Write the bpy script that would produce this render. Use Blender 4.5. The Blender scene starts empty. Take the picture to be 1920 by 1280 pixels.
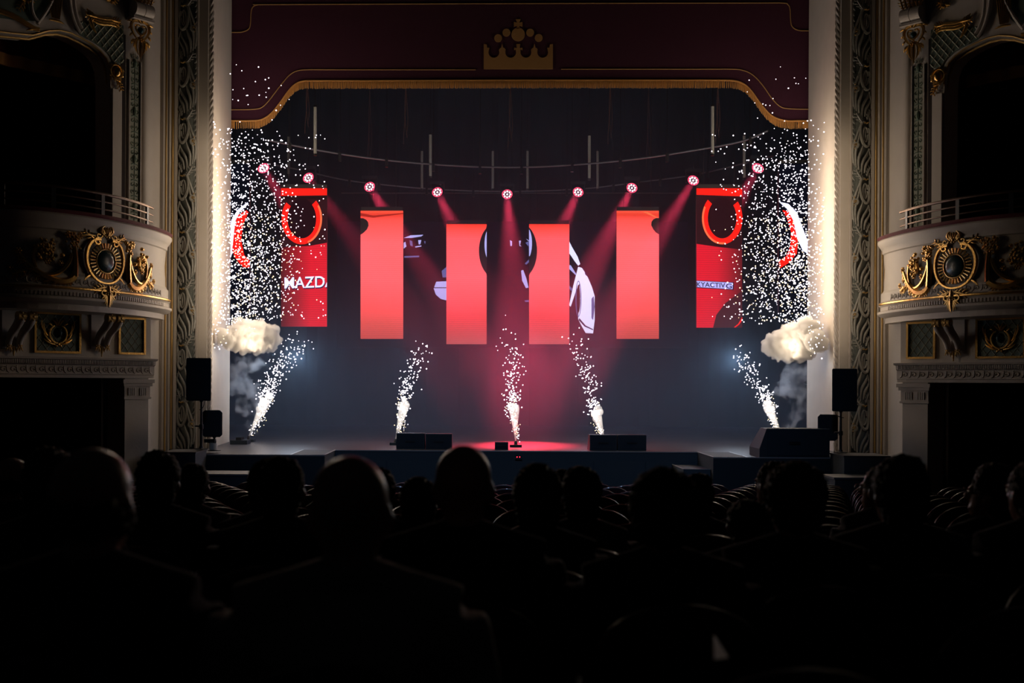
import bpy, bmesh, math, random
import numpy as np
from mathutils import Vector, Matrix, noise

random.seed(7); rng = np.random.default_rng(7)
sc = bpy.context.scene
COL = sc.collection
PI = math.pi

# ------------------------------------------------------------------ camera, world, exposure
F = 2133.333; CX, CZ = -0.76, 2.42; VX, VY = 900.0, 715.0; ROLL = 0.0055
cd = bpy.data.cameras.new('camera'); cam = bpy.data.objects.new('camera', cd); COL.objects.link(cam)
cd.sensor_width = 36.0; cd.lens = 40.0; cd.clip_end = 200
cd.shift_x = (960 - VX) / 1920; cd.shift_y = (VY - 640) / 1920
cam.matrix_world = Matrix.Translation((CX, 0, CZ)) @ Matrix.Rotation(PI / 2, 4, 'X') @ Matrix.Rotation(ROLL, 4, 'Z')
cd.dof.use_dof = True; cd.dof.focus_distance = 22.0; cd.dof.aperture_fstop = 2.8
sc.camera = cam
w = bpy.data.worlds.new('world'); sc.world = w; w.use_nodes = True
w.node_tree.nodes['Background'].inputs[0].default_value = (0.30, 0.36, 0.46, 1)
w.node_tree.nodes['Background'].inputs[1].default_value = 0.0035
sc.view_settings.view_transform = 'Standard'; sc.view_settings.look = 'None'
sc.view_settings.exposure = 0; sc.view_settings.gamma = 1; sc.view_settings.use_curve_mapping = False
cy = sc.cycles
cy.use_denoising = True; cy.max_bounces = 8; cy.diffuse_bounces = 3; cy.glossy_bounces = 2
cy.transmission_bounces = 2; cy.volume_bounces = 6; cy.transparent_max_bounces = 6
cy.sample_clamp_indirect = 2.0; cy.volume_step_rate = 2.0; cy.volume_max_steps = 96
cy.use_light_tree = True; cy.caustics_reflective = False; cy.caustics_refractive = False

def light(kind, name, loc, power, color, **k):
    d = bpy.data.lights.new(name, kind); d.energy = power; d.color = color
    for a, b in k.items(): setattr(d, a, b)
    o = bpy.data.objects.new(name, d); o.location = loc; COL.objects.link(o); return o

WARM = (1.0, 0.80, 0.58)
# light thrown by the two side spark showers and by the five spark fountains
for s in (-1, 1):
    for z, p in ((3.1, 24), (3.9, 28), (4.7, 36), (5.5, 36), (6.3, 24), (7.0, 9)):
        light('POINT', 'spark_light', (s * 4.95, 20.95, z), p, WARM, shadow_soft_size=0.22)
    for z in (3.3, 3.85, 4.4, 4.95, 5.5, 6.05, 6.6): light('POINT', 'spark_light', (s * 5.30, 19.72, z), 3.4, WARM, shadow_soft_size=0.12)
for x, y, z, p in ((-4.5, 23.3, 2.9, 46), (-2.3, 22.9, 2.9, 30), (-0.02, 22.9, 2.9, 24), (1.45, 22.9, 2.9, 30), (4.4, 23.3, 2.9, 46)):
    light('POINT', 'fountain_light', (x, y - 0.25, z), p, (0.62, 0.80, 1.0), shadow_soft_size=0.25)
# added blue fill, no real lamp: lifts the dark stage front and speakers
wash = light('SPOT', 'added_front_fill', (0, 3.0, 9.5), 900, (0.35, 0.60, 1.0), spot_size=math.radians(40), spot_blend=0.8, shadow_soft_size=0.4)
wash.rotation_euler = (Vector((0, 21.0, 1.6)) - Vector((0, 3.0, 9.5))).to_track_quat('-Z', 'Y').to_euler()

# ------------------------------------------------------------------ pixel helpers (photo frame 1920x1280)
def unroll(px, py):
    dx, dy = px - VX, py - VY
    return dx + ROLL * dy, dy - ROLL * dx
def P(px, py, Y):
    dx, dy = unroll(px, py)
    return (CX + dx / F * Y, Y, CZ - dy / F * Y)
def px_of(X, Y): return VX + F * (X - CX) / Y

# ------------------------------------------------------------------ materials
def mat(name, base=(0.5, 0.5, 0.5), rough=0.6, metal=0.0, emit=None, es=0.0, bump=0.0, bscale=40, var=0.0, vscale=6, coat=0, sheen=0):
    m = bpy.data.materials.new(name); m.use_nodes = True; nt = m.node_tree; b = nt.nodes['Principled BSDF']
    b.inputs['Base Color'].default_value = (*base, 1); b.inputs['Roughness'].default_value = rough; b.inputs['Metallic'].default_value = metal
    if coat: b.inputs['Coat Weight'].default_value = coat
    if sheen: b.inputs['Sheen Weight'].default_value = sheen
    if emit: b.inputs['Emission Color'].default_value = (*emit, 1); b.inputs['Emission Strength'].default_value = es
    if bump or var:
        tc = nt.nodes.new('ShaderNodeTexCoord'); n = nt.nodes.new('ShaderNodeTexNoise'); nt.links.new(tc.outputs['Object'], n.inputs['Vector'])
        n.inputs['Scale'].default_value = bscale if bump else vscale; n.inputs['Detail'].default_value = 4
        if bump:
            bp = nt.nodes.new('ShaderNodeBump'); bp.inputs['Strength'].default_value = bump; bp.inputs['Distance'].default_value = 0.01
            nt.links.new(n.outputs['Fac'], bp.inputs['Height']); nt.links.new(bp.outputs['Normal'], b.inputs['Normal'])
        if var:
            n2 = nt.nodes.new('ShaderNodeTexNoise'); nt.links.new(tc.outputs['Object'], n2.inputs['Vector']); n2.inputs['Scale'].default_value = vscale; n2.inputs['Detail'].default_value = 5
            r = nt.nodes.new('ShaderNodeMapRange'); r.inputs['To Min'].default_value = 1 - var; r.inputs['To Max'].default_value = 1 + var * 0.5
            nt.links.new(n2.outputs['Fac'], r.inputs['Value'])
            mx = nt.nodes.new('ShaderNodeVectorMath'); mx.operation = 'SCALE'; mx.inputs[0].default_value = base
            nt.links.new(r.outputs['Result'], mx.inputs['Scale']); nt.links.new(mx.outputs['Vector'], b.inputs['Base Color'])
    return m
def emis(name, color, strength, sampling='AUTO'):
    m = bpy.data.materials.new(name); m.use_nodes = True; nt = m.node_tree; nt.nodes.clear()
    o = nt.nodes.new('ShaderNodeOutputMaterial'); e = nt.nodes.new('ShaderNodeEmission')
    e.inputs[0].default_value = (*color, 1); e.inputs[1].default_value = strength
    nt.links.new(e.outputs[0], o.inputs[0]); m.cycles.emission_sampling = sampling
    return m
def screen_mat(name, stops, strength, lo, hi, axis=2, lines=0.10):
    """LED screen: colour ramp along the object's height (z from lo to hi), fine scan lines."""
    m = emis(name, (1, 1, 1), strength); nt = m.node_tree; e = nt.nodes['Emission']
    tc = nt.nodes.new('ShaderNodeTexCoord'); sx = nt.nodes.new('ShaderNodeSeparateXYZ'); nt.links.new(tc.outputs['Object'], sx.inputs[0])
    mr = nt.nodes.new('ShaderNodeMapRange'); mr.inputs['From Min'].default_value = lo; mr.inputs['From Max'].default_value = hi
    nt.links.new(sx.outputs[axis], mr.inputs['Value'])
    cr = nt.nodes.new('ShaderNodeValToRGB'); el = cr.color_ramp.elements
    while len(el) < len(stops): el.new(0.5)
    for q, (p, c) in zip(el, stops): q.position = p; q.color = (*c, 1)
    nt.links.new(mr.outputs[0], cr.inputs[0])
    ml = nt.nodes.new('ShaderNodeMath'); ml.operation = 'MULTIPLY'; ml.inputs[1].default_value = 2 * PI / 0.048
    sn = nt.nodes.new('ShaderNodeMath'); sn.operation = 'SINE'; nt.links.new(sx.outputs[2], ml.inputs[0]); nt.links.new(ml.outputs[0], sn.inputs[0])
    ma = nt.nodes.new('ShaderNodeMath'); ma.operation = 'MULTIPLY_ADD'; ma.inputs[1].default_value = strength * lines; ma.inputs[2].default_value = strength
    nt.links.new(sn.outputs[0], ma.inputs[0]); nt.links.new(ma.outputs[0], e.inputs[1]); nt.links.new(cr.outputs[0], e.inputs[0])
    return m
def volume_mat(name, color, density, emit=0.0, ecol=(1, 1, 1), aniso=0.2, nscale=0, lo=0.4, hi=0.6, detail=3):
    m = bpy.data.materials.new(name); m.use_nodes = True; nt = m.node_tree; nt.nodes.clear()
    o = nt.nodes.new('ShaderNodeOutputMaterial'); v = nt.nodes.new('ShaderNodeVolumePrincipled'); nt.links.new(v.outputs[0], o.inputs['Volume'])
    v.inputs['Color'].default_value = (*color, 1); v.inputs['Density'].default_value = density; v.inputs['Anisotropy'].default_value = aniso
    v.inputs['Emission Strength'].default_value = emit; v.inputs['Emission Color'].default_value = (*ecol, 1)
    if nscale:
        tc = nt.nodes.new('ShaderNodeTexCoord'); n = nt.nodes.new('ShaderNodeTexNoise'); n.inputs['Scale'].default_value = nscale; n.inputs['Detail'].default_value = detail
        nt.links.new(tc.outputs['Object'], n.inputs['Vector'])
        r = nt.nodes.new('ShaderNodeMapRange'); r.inputs['From Min'].default_value = lo; r.inputs['From Max'].default_value = hi
        r.inputs['To Max'].default_value = density; nt.links.new(n.outputs['Fac'], r.inputs['Value']); nt.links.new(r.outputs[0], v.inputs['Density'])
    return m

CREAM = mat('cream_plaster', (0.60, 0.53, 0.45), 0.55, bump=0.15, bscale=30, var=0.12, vscale=3)
CREAM2 = mat('cream_plaster_relief', (0.50, 0.44, 0.38), 0.5, bump=0.1, bscale=60)
GOLD = mat('gilding', (0.83, 0.50, 0.16), 0.30, 1.0, bump=0.35, bscale=45, var=0.25, vscale=12)
GOLDM = mat('dull_gilding', (0.62, 0.40, 0.15), 0.42, 0.9, bump=0.3, bscale=60)
SILV = mat('aged_grey_relief', (0.36, 0.345, 0.30), 0.4, 0.0, bump=0.5, bscale=35, var=0.35, vscale=8)
BANDBG = mat('band_ground', (0.20, 0.215, 0.19), 0.65, bump=0.5, bscale=30, var=0.3, vscale=5)
GREEN = mat('sage_green_panel', (0.10, 0.14, 0.11), 0.6, bump=0.1)
GREENL = mat('sage_lattice', (0.38, 0.38, 0.28), 0.5)
TEAL = mat('dark_teal_enamel', (0.02, 0.05, 0.055), 0.25)
VELVETR = mat('crimson_velvet', (0.13, 0.006, 0.015), 0.85, sheen=0.1)
VALANCE = mat('burgundy_velvet', (0.044, 0.0040, 0.021), 0.9, bump=0.4, bscale=90, var=0.15, vscale=2)
FRINGE = mat('gold_fringe', (0.60, 0.30, 0.09), 0.55, 0.2)
APPL = mat('gold_applique', (0.40, 0.22, 0.08), 0.6, 0.2, bump=0.2)
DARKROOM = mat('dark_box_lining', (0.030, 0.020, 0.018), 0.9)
BLACKC = mat('black_drape', (0.010, 0.015, 0.022), 0.95, bump=0.2)
STAGEF = mat('stage_floor_paint', (0.06, 0.06, 0.07), 0.42, bump=0.15, bscale=25, var=0.3, vscale=2)
STAGEW = mat('wing_side_shaded', (0.022, 0.030, 0.040), 0.8)  # darker than the stage front: shade put into the colour so wing sides look unlit
STAGEB = mat('stage_front_paint', (0.060, 0.075, 0.095), 0.7, bump=0.1)
NOSE = mat('worn_edge_metal', (0.45, 0.45, 0.47), 0.4, 0.5)
FLOORM = mat('stalls_floor_wood', (0.035, 0.022, 0.016), 0.6, var=0.3, vscale=4)
BLKPL = mat('black_speaker_shell', (0.022, 0.032, 0.045), 0.55, bump=0.15, bscale=120)
GRILLE = mat('black_speaker_grille', (0.022, 0.036, 0.055), 0.6, 0.2, bump=0.5, bscale=300)
STEEL = mat('dark_steel', (0.05, 0.05, 0.055), 0.4, 0.8)
PIPE = mat('grey_pipe', (0.20, 0.20, 0.21), 0.4, 0.6)
TUBEW = mat('unlit_white_tube', (0.42, 0.42, 0.38), 0.5)
WIREM = mat('brown_cable', (0.10, 0.05, 0.05), 0.7)
BRASS = mat('dull_bronze_rail', (0.13, 0.08, 0.055), 0.35, 0.9)
SEATV = mat('plum_seat_velvet', (0.045, 0.007, 0.016), 0.85)
SEATW = mat('polished_dark_wood', (0.04, 0.015, 0.018), 0.42, coat=0.12)
SKIN = mat('skin', (0.48, 0.26, 0.18), 0.36)
HAIRD = mat('dark_hair', (0.018, 0.012, 0.009), 0.6, bump=0.8, bscale=150)
HAIRB = mat('brown_hair', (0.07, 0.03, 0.015), 0.55, bump=0.8, bscale=150)
HAIRG = mat('grey_hair', (0.20, 0.18, 0.16), 0.6, bump=0.8, bscale=150)
CL_BLACK = mat('black_cloth', (0.010, 0.010, 0.012), 0.95, bump=0.3, bscale=80)
CL_NAVY = mat('navy_cloth', (0.016, 0.018, 0.030), 0.9, bump=0.3, bscale=80)
CL_GREY = mat('grey_checked_cloth', (0.06, 0.06, 0.06), 0.9, bump=0.3, bscale=80)
CL_SHIRT = mat('pale_shirt', (0.34, 0.27, 0.22), 0.8)
CL_TAN = mat('tan_cloth', (0.10, 0.07, 0.04), 0.9, bump=0.3, bscale=80)
EYEM = mat('eye', (0.5, 0.5, 0.5), 0.2)
PAPER = mat('white_paper', (0.7, 0.66, 0.62), 0.7)
SPARK = emis('white_hot_spark', (1.0, 0.90, 1.0), 4.0, 'NONE')
SPARKW = emis('amber_spark', (1.0, 0.74, 0.42), 3.0, 'NONE')
LEDW = emis('lamp_led_white', (1.0, 0.55, 0.62), 4.0, 'NONE')
LEDR = emis('lamp_led_red', (1.0, 0.05, 0.12), 2.5, 'NONE')
LAV = emis('screen_lavender', (0.50, 0.48, 1.0), 1.1)
LAVD = emis('screen_dim_lavender', (0.30, 0.30, 0.85), 0.45)
LAVB = emis('screen_pale_lavender', (0.72, 0.72, 1.0), 1.45)
NEON = emis('screen_neon_red', (1.0, 0.012, 0.006), 1.3)
NEONO = emis('screen_orange_edge', (1.0, 0.16, 0.06), 1.1)
BLKS = mat('screen_black', (0.006, 0.006, 0.008), 0.4)
BRNS = emis('screen_dark_brown', (0.030, 0.006, 0.008), 1.0)
INK = emis('screen_dark_ink', (0.012, 0.010, 0.05), 1.0)

# ------------------------------------------------------------------ mesh builder
MIR = [1]                       # -1 while the mirrored (right-hand) half is being built
WLOC = {}
def vadd(a, b): return (a[0] + b[0], a[1] + b[1], a[2] + b[2])
def ico(n):
    bm = bmesh.new(); bmesh.ops.create_icosphere(bm, subdivisions=n, radius=1)
    v = np.array([x.co[:] for x in bm.verts]); f = [[q.index for q in x.verts] for x in bm.faces]; bm.free(); return v, f
ICO1, ICO2, ICO3 = ico(1), ico(2), ico(3)
class MB:
    def __init__(s): s.v = []; s.f = []
    def add(s, vs, fs):
        n = len(s.v); s.v += [tuple(float(c) for c in p) for p in vs]; s.f += [[i + n for i in q] for q in fs]
    def box(s, a, b):
        x0, y0, z0 = a; x1, y1, z1 = b
        s.hexa([(x0, y0, z0), (x1, y0, z0), (x1, y1, z0), (x0, y1, z0), (x0, y0, z1), (x1, y0, z1), (x1, y1, z1), (x0, y1, z1)]); return s
    def hexa(s, c): s.add(c, [(0, 3, 2, 1), (4, 5, 6, 7), (0, 1, 5, 4), (1, 2, 6, 5), (2, 3, 7, 6), (3, 0, 4, 7)])
    def mbox(s, M, u0, u1, z0, z1, d0, d1):
        s.hexa([M(u0, z0, d1), M(u1, z0, d1), M(u1, z0, d0), M(u0, z0, d0), M(u0, z1, d1), M(u1, z1, d1), M(u1, z1, d0), M(u0, z1, d0)]); return s
    def ball(s, c, r, src=ICO1, R=None):
        r = (r, r, r) if np.isscalar(r) else r
        v = src[0] * np.array(r)
        if R is not None: v = v @ np.array(R).T
        s.add(v + np.array(c), src[1]); return s
    def tube(s, pts, rad, seg=6, cap=True, flat=1.0, closed=False):
        pts = [Vector(p) for p in pts]; n = len(pts)
        if np.isscalar(rad): rad = [rad] * n
        base = len(s.v); up = None; rings = []
        for i, p in enumerate(pts):
            t = (pts[(i + 1) % n] - pts[i - 1]) if closed else (pts[min(i + 1, n - 1)] - pts[max(i - 1, 0)])
            if t.length < 1e-9: t = Vector((0, 0, 1))
            t.normalize()
            if up is None:
                up = Vector((0, 0, 1)) if abs(t.z) < 0.9 else Vector((0, 1, 0))
            a = up - t * up.dot(t)
            if a.length < 1e-6: a = t.orthogonal()
            a.normalize(); b = t.cross(a); up = a
            rings.append([p + (a * math.cos(2 * PI * k / seg) + b * math.sin(2 * PI * k / seg) * flat) * rad[i] for k in range(seg)])
        vs = [q for r in rings for q in r]; fs = []
        for i in range(n if closed else n - 1):
            j = (i + 1) % n
            for k in range(seg):
                l = (k + 1) % seg; fs.append((i * seg + k, i * seg + l, j * seg + l, j * seg + k))
        if cap and not closed: fs.append(tuple(range(seg))[::-1]); fs.append(tuple((n - 1) * seg + k for k in range(seg)))
        s.add(vs, fs); return s
    def lathe(s, c, prof, seg=16, axis='z'):
        vs = []; n = len(prof)
        for r, h in prof:
            for k in range(seg):
                a = 2 * PI * k / seg; x, y = r * math.cos(a), r * math.sin(a)
                q = (x, y, h) if axis == 'z' else ((x, h, y) if axis == 'y' else (h, x, y))
                vs.append(vadd(c, q))
        fs = [(i * seg + k, i * seg + (k + 1) % seg, (i + 1) * seg + (k + 1) % seg, (i + 1) * seg + k) for i in range(n - 1) for k in range(seg)]
        fs += [tuple(range(seg))[::-1], tuple((n - 1) * seg + k for k in range(seg))]
        s.add(vs, fs); return s
    def prism(s, poly, fn, d0, d1):
        """poly: 2-D outline; fn(a, b, d) -> 3-D; solid between depths d0 and d1 (ngon caps, triangulated later)."""
        n = len(poly); vs = [fn(a, b, d0) for a, b in poly] + [fn(a, b, d1) for a, b in poly]
        s.add(vs, [tuple(range(n)), tuple(range(2 * n - 1, n - 1, -1))] + [(i, (i + 1) % n, n + (i + 1) % n, n + i) for i in range(n)]); return s
    def sweep(s, prof, path, closed=True):
        """prof: [(offset, z)]; path: [(x, y, nx, ny)]; closed profile solid along an open path."""
        m = len(prof); vs = [(x + nx * o, y + ny * o, z) for x, y, nx, ny in path for o, z in prof]
        fs = [(i * m + k, i * m + (k + 1) % m, (i + 1) * m + (k + 1) % m, (i + 1) * m + k) for i in range(len(path) - 1) for k in range(m)]
        fs += [tuple(range(m)), tuple((len(path) - 1) * m + k for k in range(m))[::-1]]
        s.add(vs, fs); return s
    def mesh(s, name, origin=(0, 0, 0), smooth=True):
        v = np.array(s.v, dtype=float).reshape(-1, 3)
        if MIR[0] < 0: v[:, 0] *= -1
        v = v - np.array(origin)
        me = bpy.data.meshes.new(name); me.from_pydata(v.tolist(), [], s.f); me.validate()
        bm = bmesh.new(); bm.from_mesh(me)
        big = [f for f in bm.faces if len(f.verts) > 4]
        if big: bmesh.ops.triangulate(bm, faces=big, ngon_method='EAR_CLIP')
        bmesh.ops.recalc_face_normals(bm, faces=bm.faces); bm.to_mesh(me); bm.free()
        if smooth:
            me.shade_smooth(); me.set_sharp_from_angle(angle=math.radians(38))
        return me
    def build(s, name, m, parent=None, smooth=True, kind=None):
        org = WLOC.get(parent.name, (0, 0, 0)) if parent else (0, 0, 0)
        me = s.mesh(name, org, smooth); me.materials.append(m)
        o = bpy.data.objects.new(name, me); COL.objects.link(o)
        if parent: o.parent = parent
        WLOC[o.name] = org
        if kind: o['kind'] = kind
        return o
def mx(loc): return (loc[0] * MIR[0], loc[1], loc[2])
def thing(name, label, cat, loc, group=None, kind=None):
    o = bpy.data.objects.new(name, None); COL.objects.link(o); o.empty_display_size = 0.1
    loc = mx(loc); o.location = loc; WLOC[o.name] = loc
    if kind: o['kind'] = kind
    if label: o['label'] = label
    if cat: o['category'] = cat
    if group: o['group'] = group
    return o
def solo(mb, name, m, label, cat, group=None, kind=None):
    """A thing that is one mesh: origin at its base centre."""
    v = np.array(mb.v); c = (float(v[:, 0].mean()), float(v[:, 1].mean()), float(v[:, 2].min())); c = mx(c)
    me = mb.mesh(name, c); me.materials.append(m); o = bpy.data.objects.new(name, me); o.location = c; COL.objects.link(o); WLOC[o.name] = c
    if label: o['label'] = label
    if cat: o['category'] = cat
    if group: o['group'] = group
    if kind: o['kind'] = kind
    return o
def structure(name):
    o = bpy.data.objects.new(name, None); COL.objects.link(o); o['kind'] = 'structure'; return o

# ------------------------------------------------------------------ floor and stage
def floor_z(Y): return max(0.0, (17.5 - Y) * 0.066)
mb = MB()
mb.prism([(-3, floor_z(-3)), (17.5, 0), (20.2, 0), (20.2, -0.2), (-3, -0.2)], lambda a, b, d: (d, a, b), -12, 12)
o = mb.build('floor', FLOORM, smooth=False); o['kind'] = 'structure'

st = structure('stage')
HZ = 1.2
MB().box((-8.5, 20.0, 0), (8.5, 32.0, HZ - 0.03)).build('stage_body', STAGEB, st, False)
MB().box((-8.5, 20.0, HZ - 0.03), (8.5, 32.0, HZ)).build('stage_deck', STAGEF, st, False)
WXL, WXR = -3.30, 3.07
for x0, x1 in ((-5.72, WXL), (WXR, 5.72)):
    MB().box((x0, 18.65, 0), (x1, 20.0, HZ - 0.03)).build('stage_wing', STAGEW, st, False)
    MB().box((x0, 18.65, HZ - 0.03), (x1, 20.0, HZ)).build('wing_deck', STAGEF, st, False)
MB().box((WXL, 19.985, HZ - 0.012), (WXR, 20.0, HZ + 0.006)).build('edge_strip', NOSE, st, False)
for x0, x1 in ((-5.72, WXL), (WXR, 5.72)): MB().box((x0, 18.635, HZ - 0.012), (x1, 18.65, HZ + 0.006)).build('edge_strip', NOSE, st, False)
for x in (WXL, WXR, WXL - 0.56, WXR + 0.56):
    MB().box((x - 0.012, 18.65, HZ), (x + 0.012, 20.0, HZ + 0.008)).build('edge_strip', NOSE, st, False)
for x0, x1 in ((WXL - 0.55, WXL - 0.02), (WXR + 0.02, WXR + 0.55)):
    MB().box((x0, 18.67, HZ), (x1, 19.98, HZ + 0.005)).build('hatch_panel', STAGEB, st, False)
# front cladding panels of the stage, joints recessed
for i in range(7):
    x0 = WXL + 0.01 + i * (WXR - WXL - 0.02) / 7; x1 = x0 + (WXR - WXL) / 7 - 0.02
    MB().box((x0, 19.97, 0.03), (x1, 20.0, HZ - 0.18)).build('front_panel', STAGEB, st, False)
# steps beside the right wing
sp = thing('stage_steps', 'dark wooden steps with pale edges against the stage beside the right wing', 'steps', (2.75, 19.4, 0))
for i, (z, x0) in enumerate(((0.98, 2.62), (0.66, 2.2), (0.34, 1.8))):
    MB().box((x0, 18.85, 0 if i == 0 else 0), (WXR - 0.005 if i == 0 else (2.62, 2.2)[i - 1], 19.96, z)).build('step', STAGEB, sp, False)
    MB().box((x0 - 0.01, 18.835, z), (x0 + 0.01, 19.96, z + 0.012)).build('step_edge', NOSE, sp, False)
    MB().box((x0, 18.835, z), (WXR - 0.005 if i == 0 else (2.62, 2.2)[i - 1], 18.85, z + 0.012)).build('step_edge', NOSE, sp, False)
m = emis('red_indicator', (1, 0.02, 0.05), 4, 'NONE')
ind = thing('indicator_light', 'pair of tiny red indicator lights on the stage front', 'light', P(972, 858, 19.95))
MB().box(vadd(P(966, 861, 19.97), (0, -0.03, 0)), vadd(P(979, 853, 19.97), (0, 0.01, 0))).build('housing', BLKPL, ind)
for q in (969.5, 974.5): MB().ball(P(q, 856.5, 19.94), 0.010).build('lamp', m, ind)

# backdrop, stage ceiling, side masking
mb = MB(); pts = [(-9 + i * 0.15, 31.4 + 0.05 * math.sin(i * 1.7) + 0.03 * math.sin(i * 0.6)) for i in range(121)]
mb.prism(pts + [(9, 31.9), (-9, 31.9)], lambda a, b, d: (a, b, d), HZ, 11)
o = mb.build('wall_back', BLACKC); o['kind'] = 'structure'
o = MB().box((-9, 22.7, 10.9), (9, 32, 11)).build('ceiling', BLACKC, smooth=False); o['kind'] = 'structure'
for s, nm in ((-1, 'left'), (1, 'right')):
    o = MB().box((s * 8.6 - 0.1, 22.7, HZ), (s * 8.6 + 0.1, 32, 11)).build('wall_stage_' + nm, BLACKC, smooth=False); o['kind'] = 'structure'
hz = MB().box((-8.4, 22.75, HZ + 0.005), (8.4, 31.2, 10.8)).build('stage_haze', volume_mat('haze', (0.56, 0.76, 1.0), 0.045, aniso=0.4), smooth=False)
nt = hz.data.materials[0].node_tree; vn = nt.nodes['Principled Volume']
g_ = nt.nodes.new('ShaderNodeNewGeometry'); sx_ = nt.nodes.new('ShaderNodeSeparateXYZ'); nt.links.new(g_.outputs['Position'], sx_.inputs[0])
mr_ = nt.nodes.new('ShaderNodeMapRange'); mr_.interpolation_type = 'SMOOTHSTEP'; mr_.inputs['From Min'].default_value = 1.2; mr_.inputs['From Max'].default_value = 5.5
mr_.inputs['To Min'].default_value = 0.105; mr_.inputs['To Max'].default_value = 0.030; nt.links.new(sx_.outputs[2], mr_.inputs['Value']); nt.links.new(mr_.outputs[0], vn.inputs['Density'])
hz['kind'] = 'stuff'; hz['label'] = 'thin bluish haze filling the stage behind the valance'; hz['category'] = 'haze'

# ------------------------------------------------------------------ plan curves of the side walls (left half; right is mirrored)
WA = np.array((-6.28, 19.0)); WT = np.array((-1.65, -2.0)); WT = WT / np.linalg.norm(WT); WN = np.array((-WT[1], WT[0]))
if WN[1] > 0: WN = -WN
def linemap(A):
    def M(u, z, d=0.0):
        q = A + WT * u + WN * d; return (q[0], q[1], z)
    def at(px, py, d=0.0):
        dx, dy = unroll(px, py); k = dx / F; a = A + WN * d
        u = (k * a[1] - (a[0] - CX)) / (WT[0] - k * WT[1]); Y = a[1] + WT[1] * u
        return u, CZ - dy / F * Y
    return M, at
WM, WAT = linemap(WA)
UA = np.array((-6.50, 19.42)); UM, UAT = linemap(UA)

BC, BRX, BRY = (-7.9, 19.3), 1.74, 2.85
pth = [(-6.19, 19.62), (-6.17, 19.45)] + [(BC[0] + BRX * math.cos(t), BC[1] - BRY * math.sin(t)) for t in np.linspace(0, PI / 2, 49)] + [(-8.3, 16.45), (-9.0, 16.45), (-9.8, 16.45)]
pth = np.array(pth); seg = np.linalg.norm(np.diff(pth, axis=0), axis=1); cum = np.concatenate([[0], np.cumsum(seg)])
def bpos(u):
    x = np.interp(u, cum, pth[:, 0]); y = np.interp(u, cum, pth[:, 1])
    e = 0.05; x2 = np.interp(u + e, cum, pth[:, 0]); y2 = np.interp(u + e, cum, pth[:, 1]); x1 = np.interp(u - e, cum, pth[:, 0]); y1 = np.interp(u - e, cum, pth[:, 1])
    tx, ty = x2 - x1, y2 - y1; l = math.hypot(tx, ty) or 1; return x, y, -ty / l, tx / l
def BM(u, z, d=0.0):
    x, y, nx, ny = bpos(u); return (x + nx * d, y + ny * d, z)
def BAT(px, py, d=0.0):
    dx, dy = unroll(px, py); best = None
    for u in np.linspace(0.2, cum[-1] - 0.1, 400):
        x, y, z = BM(u, 0, d); e = abs(VX + F * (x - CX) / y - (VX + dx))
        if best is None or e < best[0]: best = (e, u, CZ - dy / F * y)
    return best[1], best[2]
bpath = [bpos(u) for u in np.linspace(0.02, cum[-1] - 0.06, 70)]

# ------------------------------------------------------------------ ornament helpers (2-D figures laid on a mapped surface)
def spiral(cx, cz, r0, r1, a0, a1, n=18, sx=1.0):
    return [(cx + sx * (r0 + (r1 - r0) * t) * math.cos(a0 + (a1 - a0) * t), cz + (r0 + (r1 - r0) * t) * math.sin(a0 + (a1 - a0) * t)) for t in np.linspace(0, 1, n)]
def taper(n, r0, r1, rm=None):
    return [((1 - t) * r0 + t * r1) if rm is None else (r0 * (1 - t) ** 2 + 2 * rm * t * (1 - t) + r1 * t * t) for t in np.linspace(0, 1, n)]
def bez(p, n=12):
    p = [np.array(q, float) for q in p]; out = []
    for t in np.linspace(0, 1, n):
        q = p
        while len(q) > 1: q = [a * (1 - t) + b * t for a, b in zip(q, q[1:])]
        out.append(tuple(q[0]))
    return out
class Orn:
    def __init__(s, mb, M, u0, z0, k=1.0, flip=1): s.mb, s.M, s.u0, s.z0, s.k, s.flip = mb, M, u0, z0, k, flip
    ku = 1.0
    def p(s, q, d=0.03): return s.M(s.u0 + s.flip * q[0] * s.k * s.ku, s.z0 + q[1] * s.k, d)
    def line(s, pts, rad, d=0.03, seg=6): s.mb.tube([s.p(q, d) for q in pts], rad, seg)
    def blob(s, q, r, d=0.03): s.mb.ball(s.p(q, d), r)
    def leaf(s, a, b, wdt, bend=0.0, d=0.035):
        a, b = np.array(a), np.array(b); m_ = (a + b) / 2 + np.array((-(b - a)[1], (b - a)[0])) * bend
        pts = bez([a, m_, b], 8); s.line(pts, taper(8, wdt * 0.35, 0.004, wdt), d)
    def flower(s, q, r, n=6, d=0.05):
        s.blob(q, r * 0.4, d + r * 0.3)
        for i in range(n):
            a = 2 * PI * i / n; s.blob((q[0] + r * 0.7 * math.cos(a), q[1] + r * 0.7 * math.sin(a)), r * 0.36, d)
    def acanthus(s, a, b, wdt, n=5, d=0.035):
        """leaf with side lobes along a spine"""
        a, b = np.array(a, float), np.array(b, float); t = (b - a); nrm = np.array((-t[1], t[0])); L = np.linalg.norm(t)
        s.leaf(a, b, wdt * 0.35, 0.05, d + 0.01)
        for i in range(n):
            q = a + t * (i + 0.3) / n; ww = wdt * math.sin(PI * (i + 0.8) / (n + 0.8))
            for sg in (-1, 1): s.leaf(q, q + t / n * 0.9 + nrm / L * sg * ww, wdt * 0.22, 0.15 * sg, d)
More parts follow.
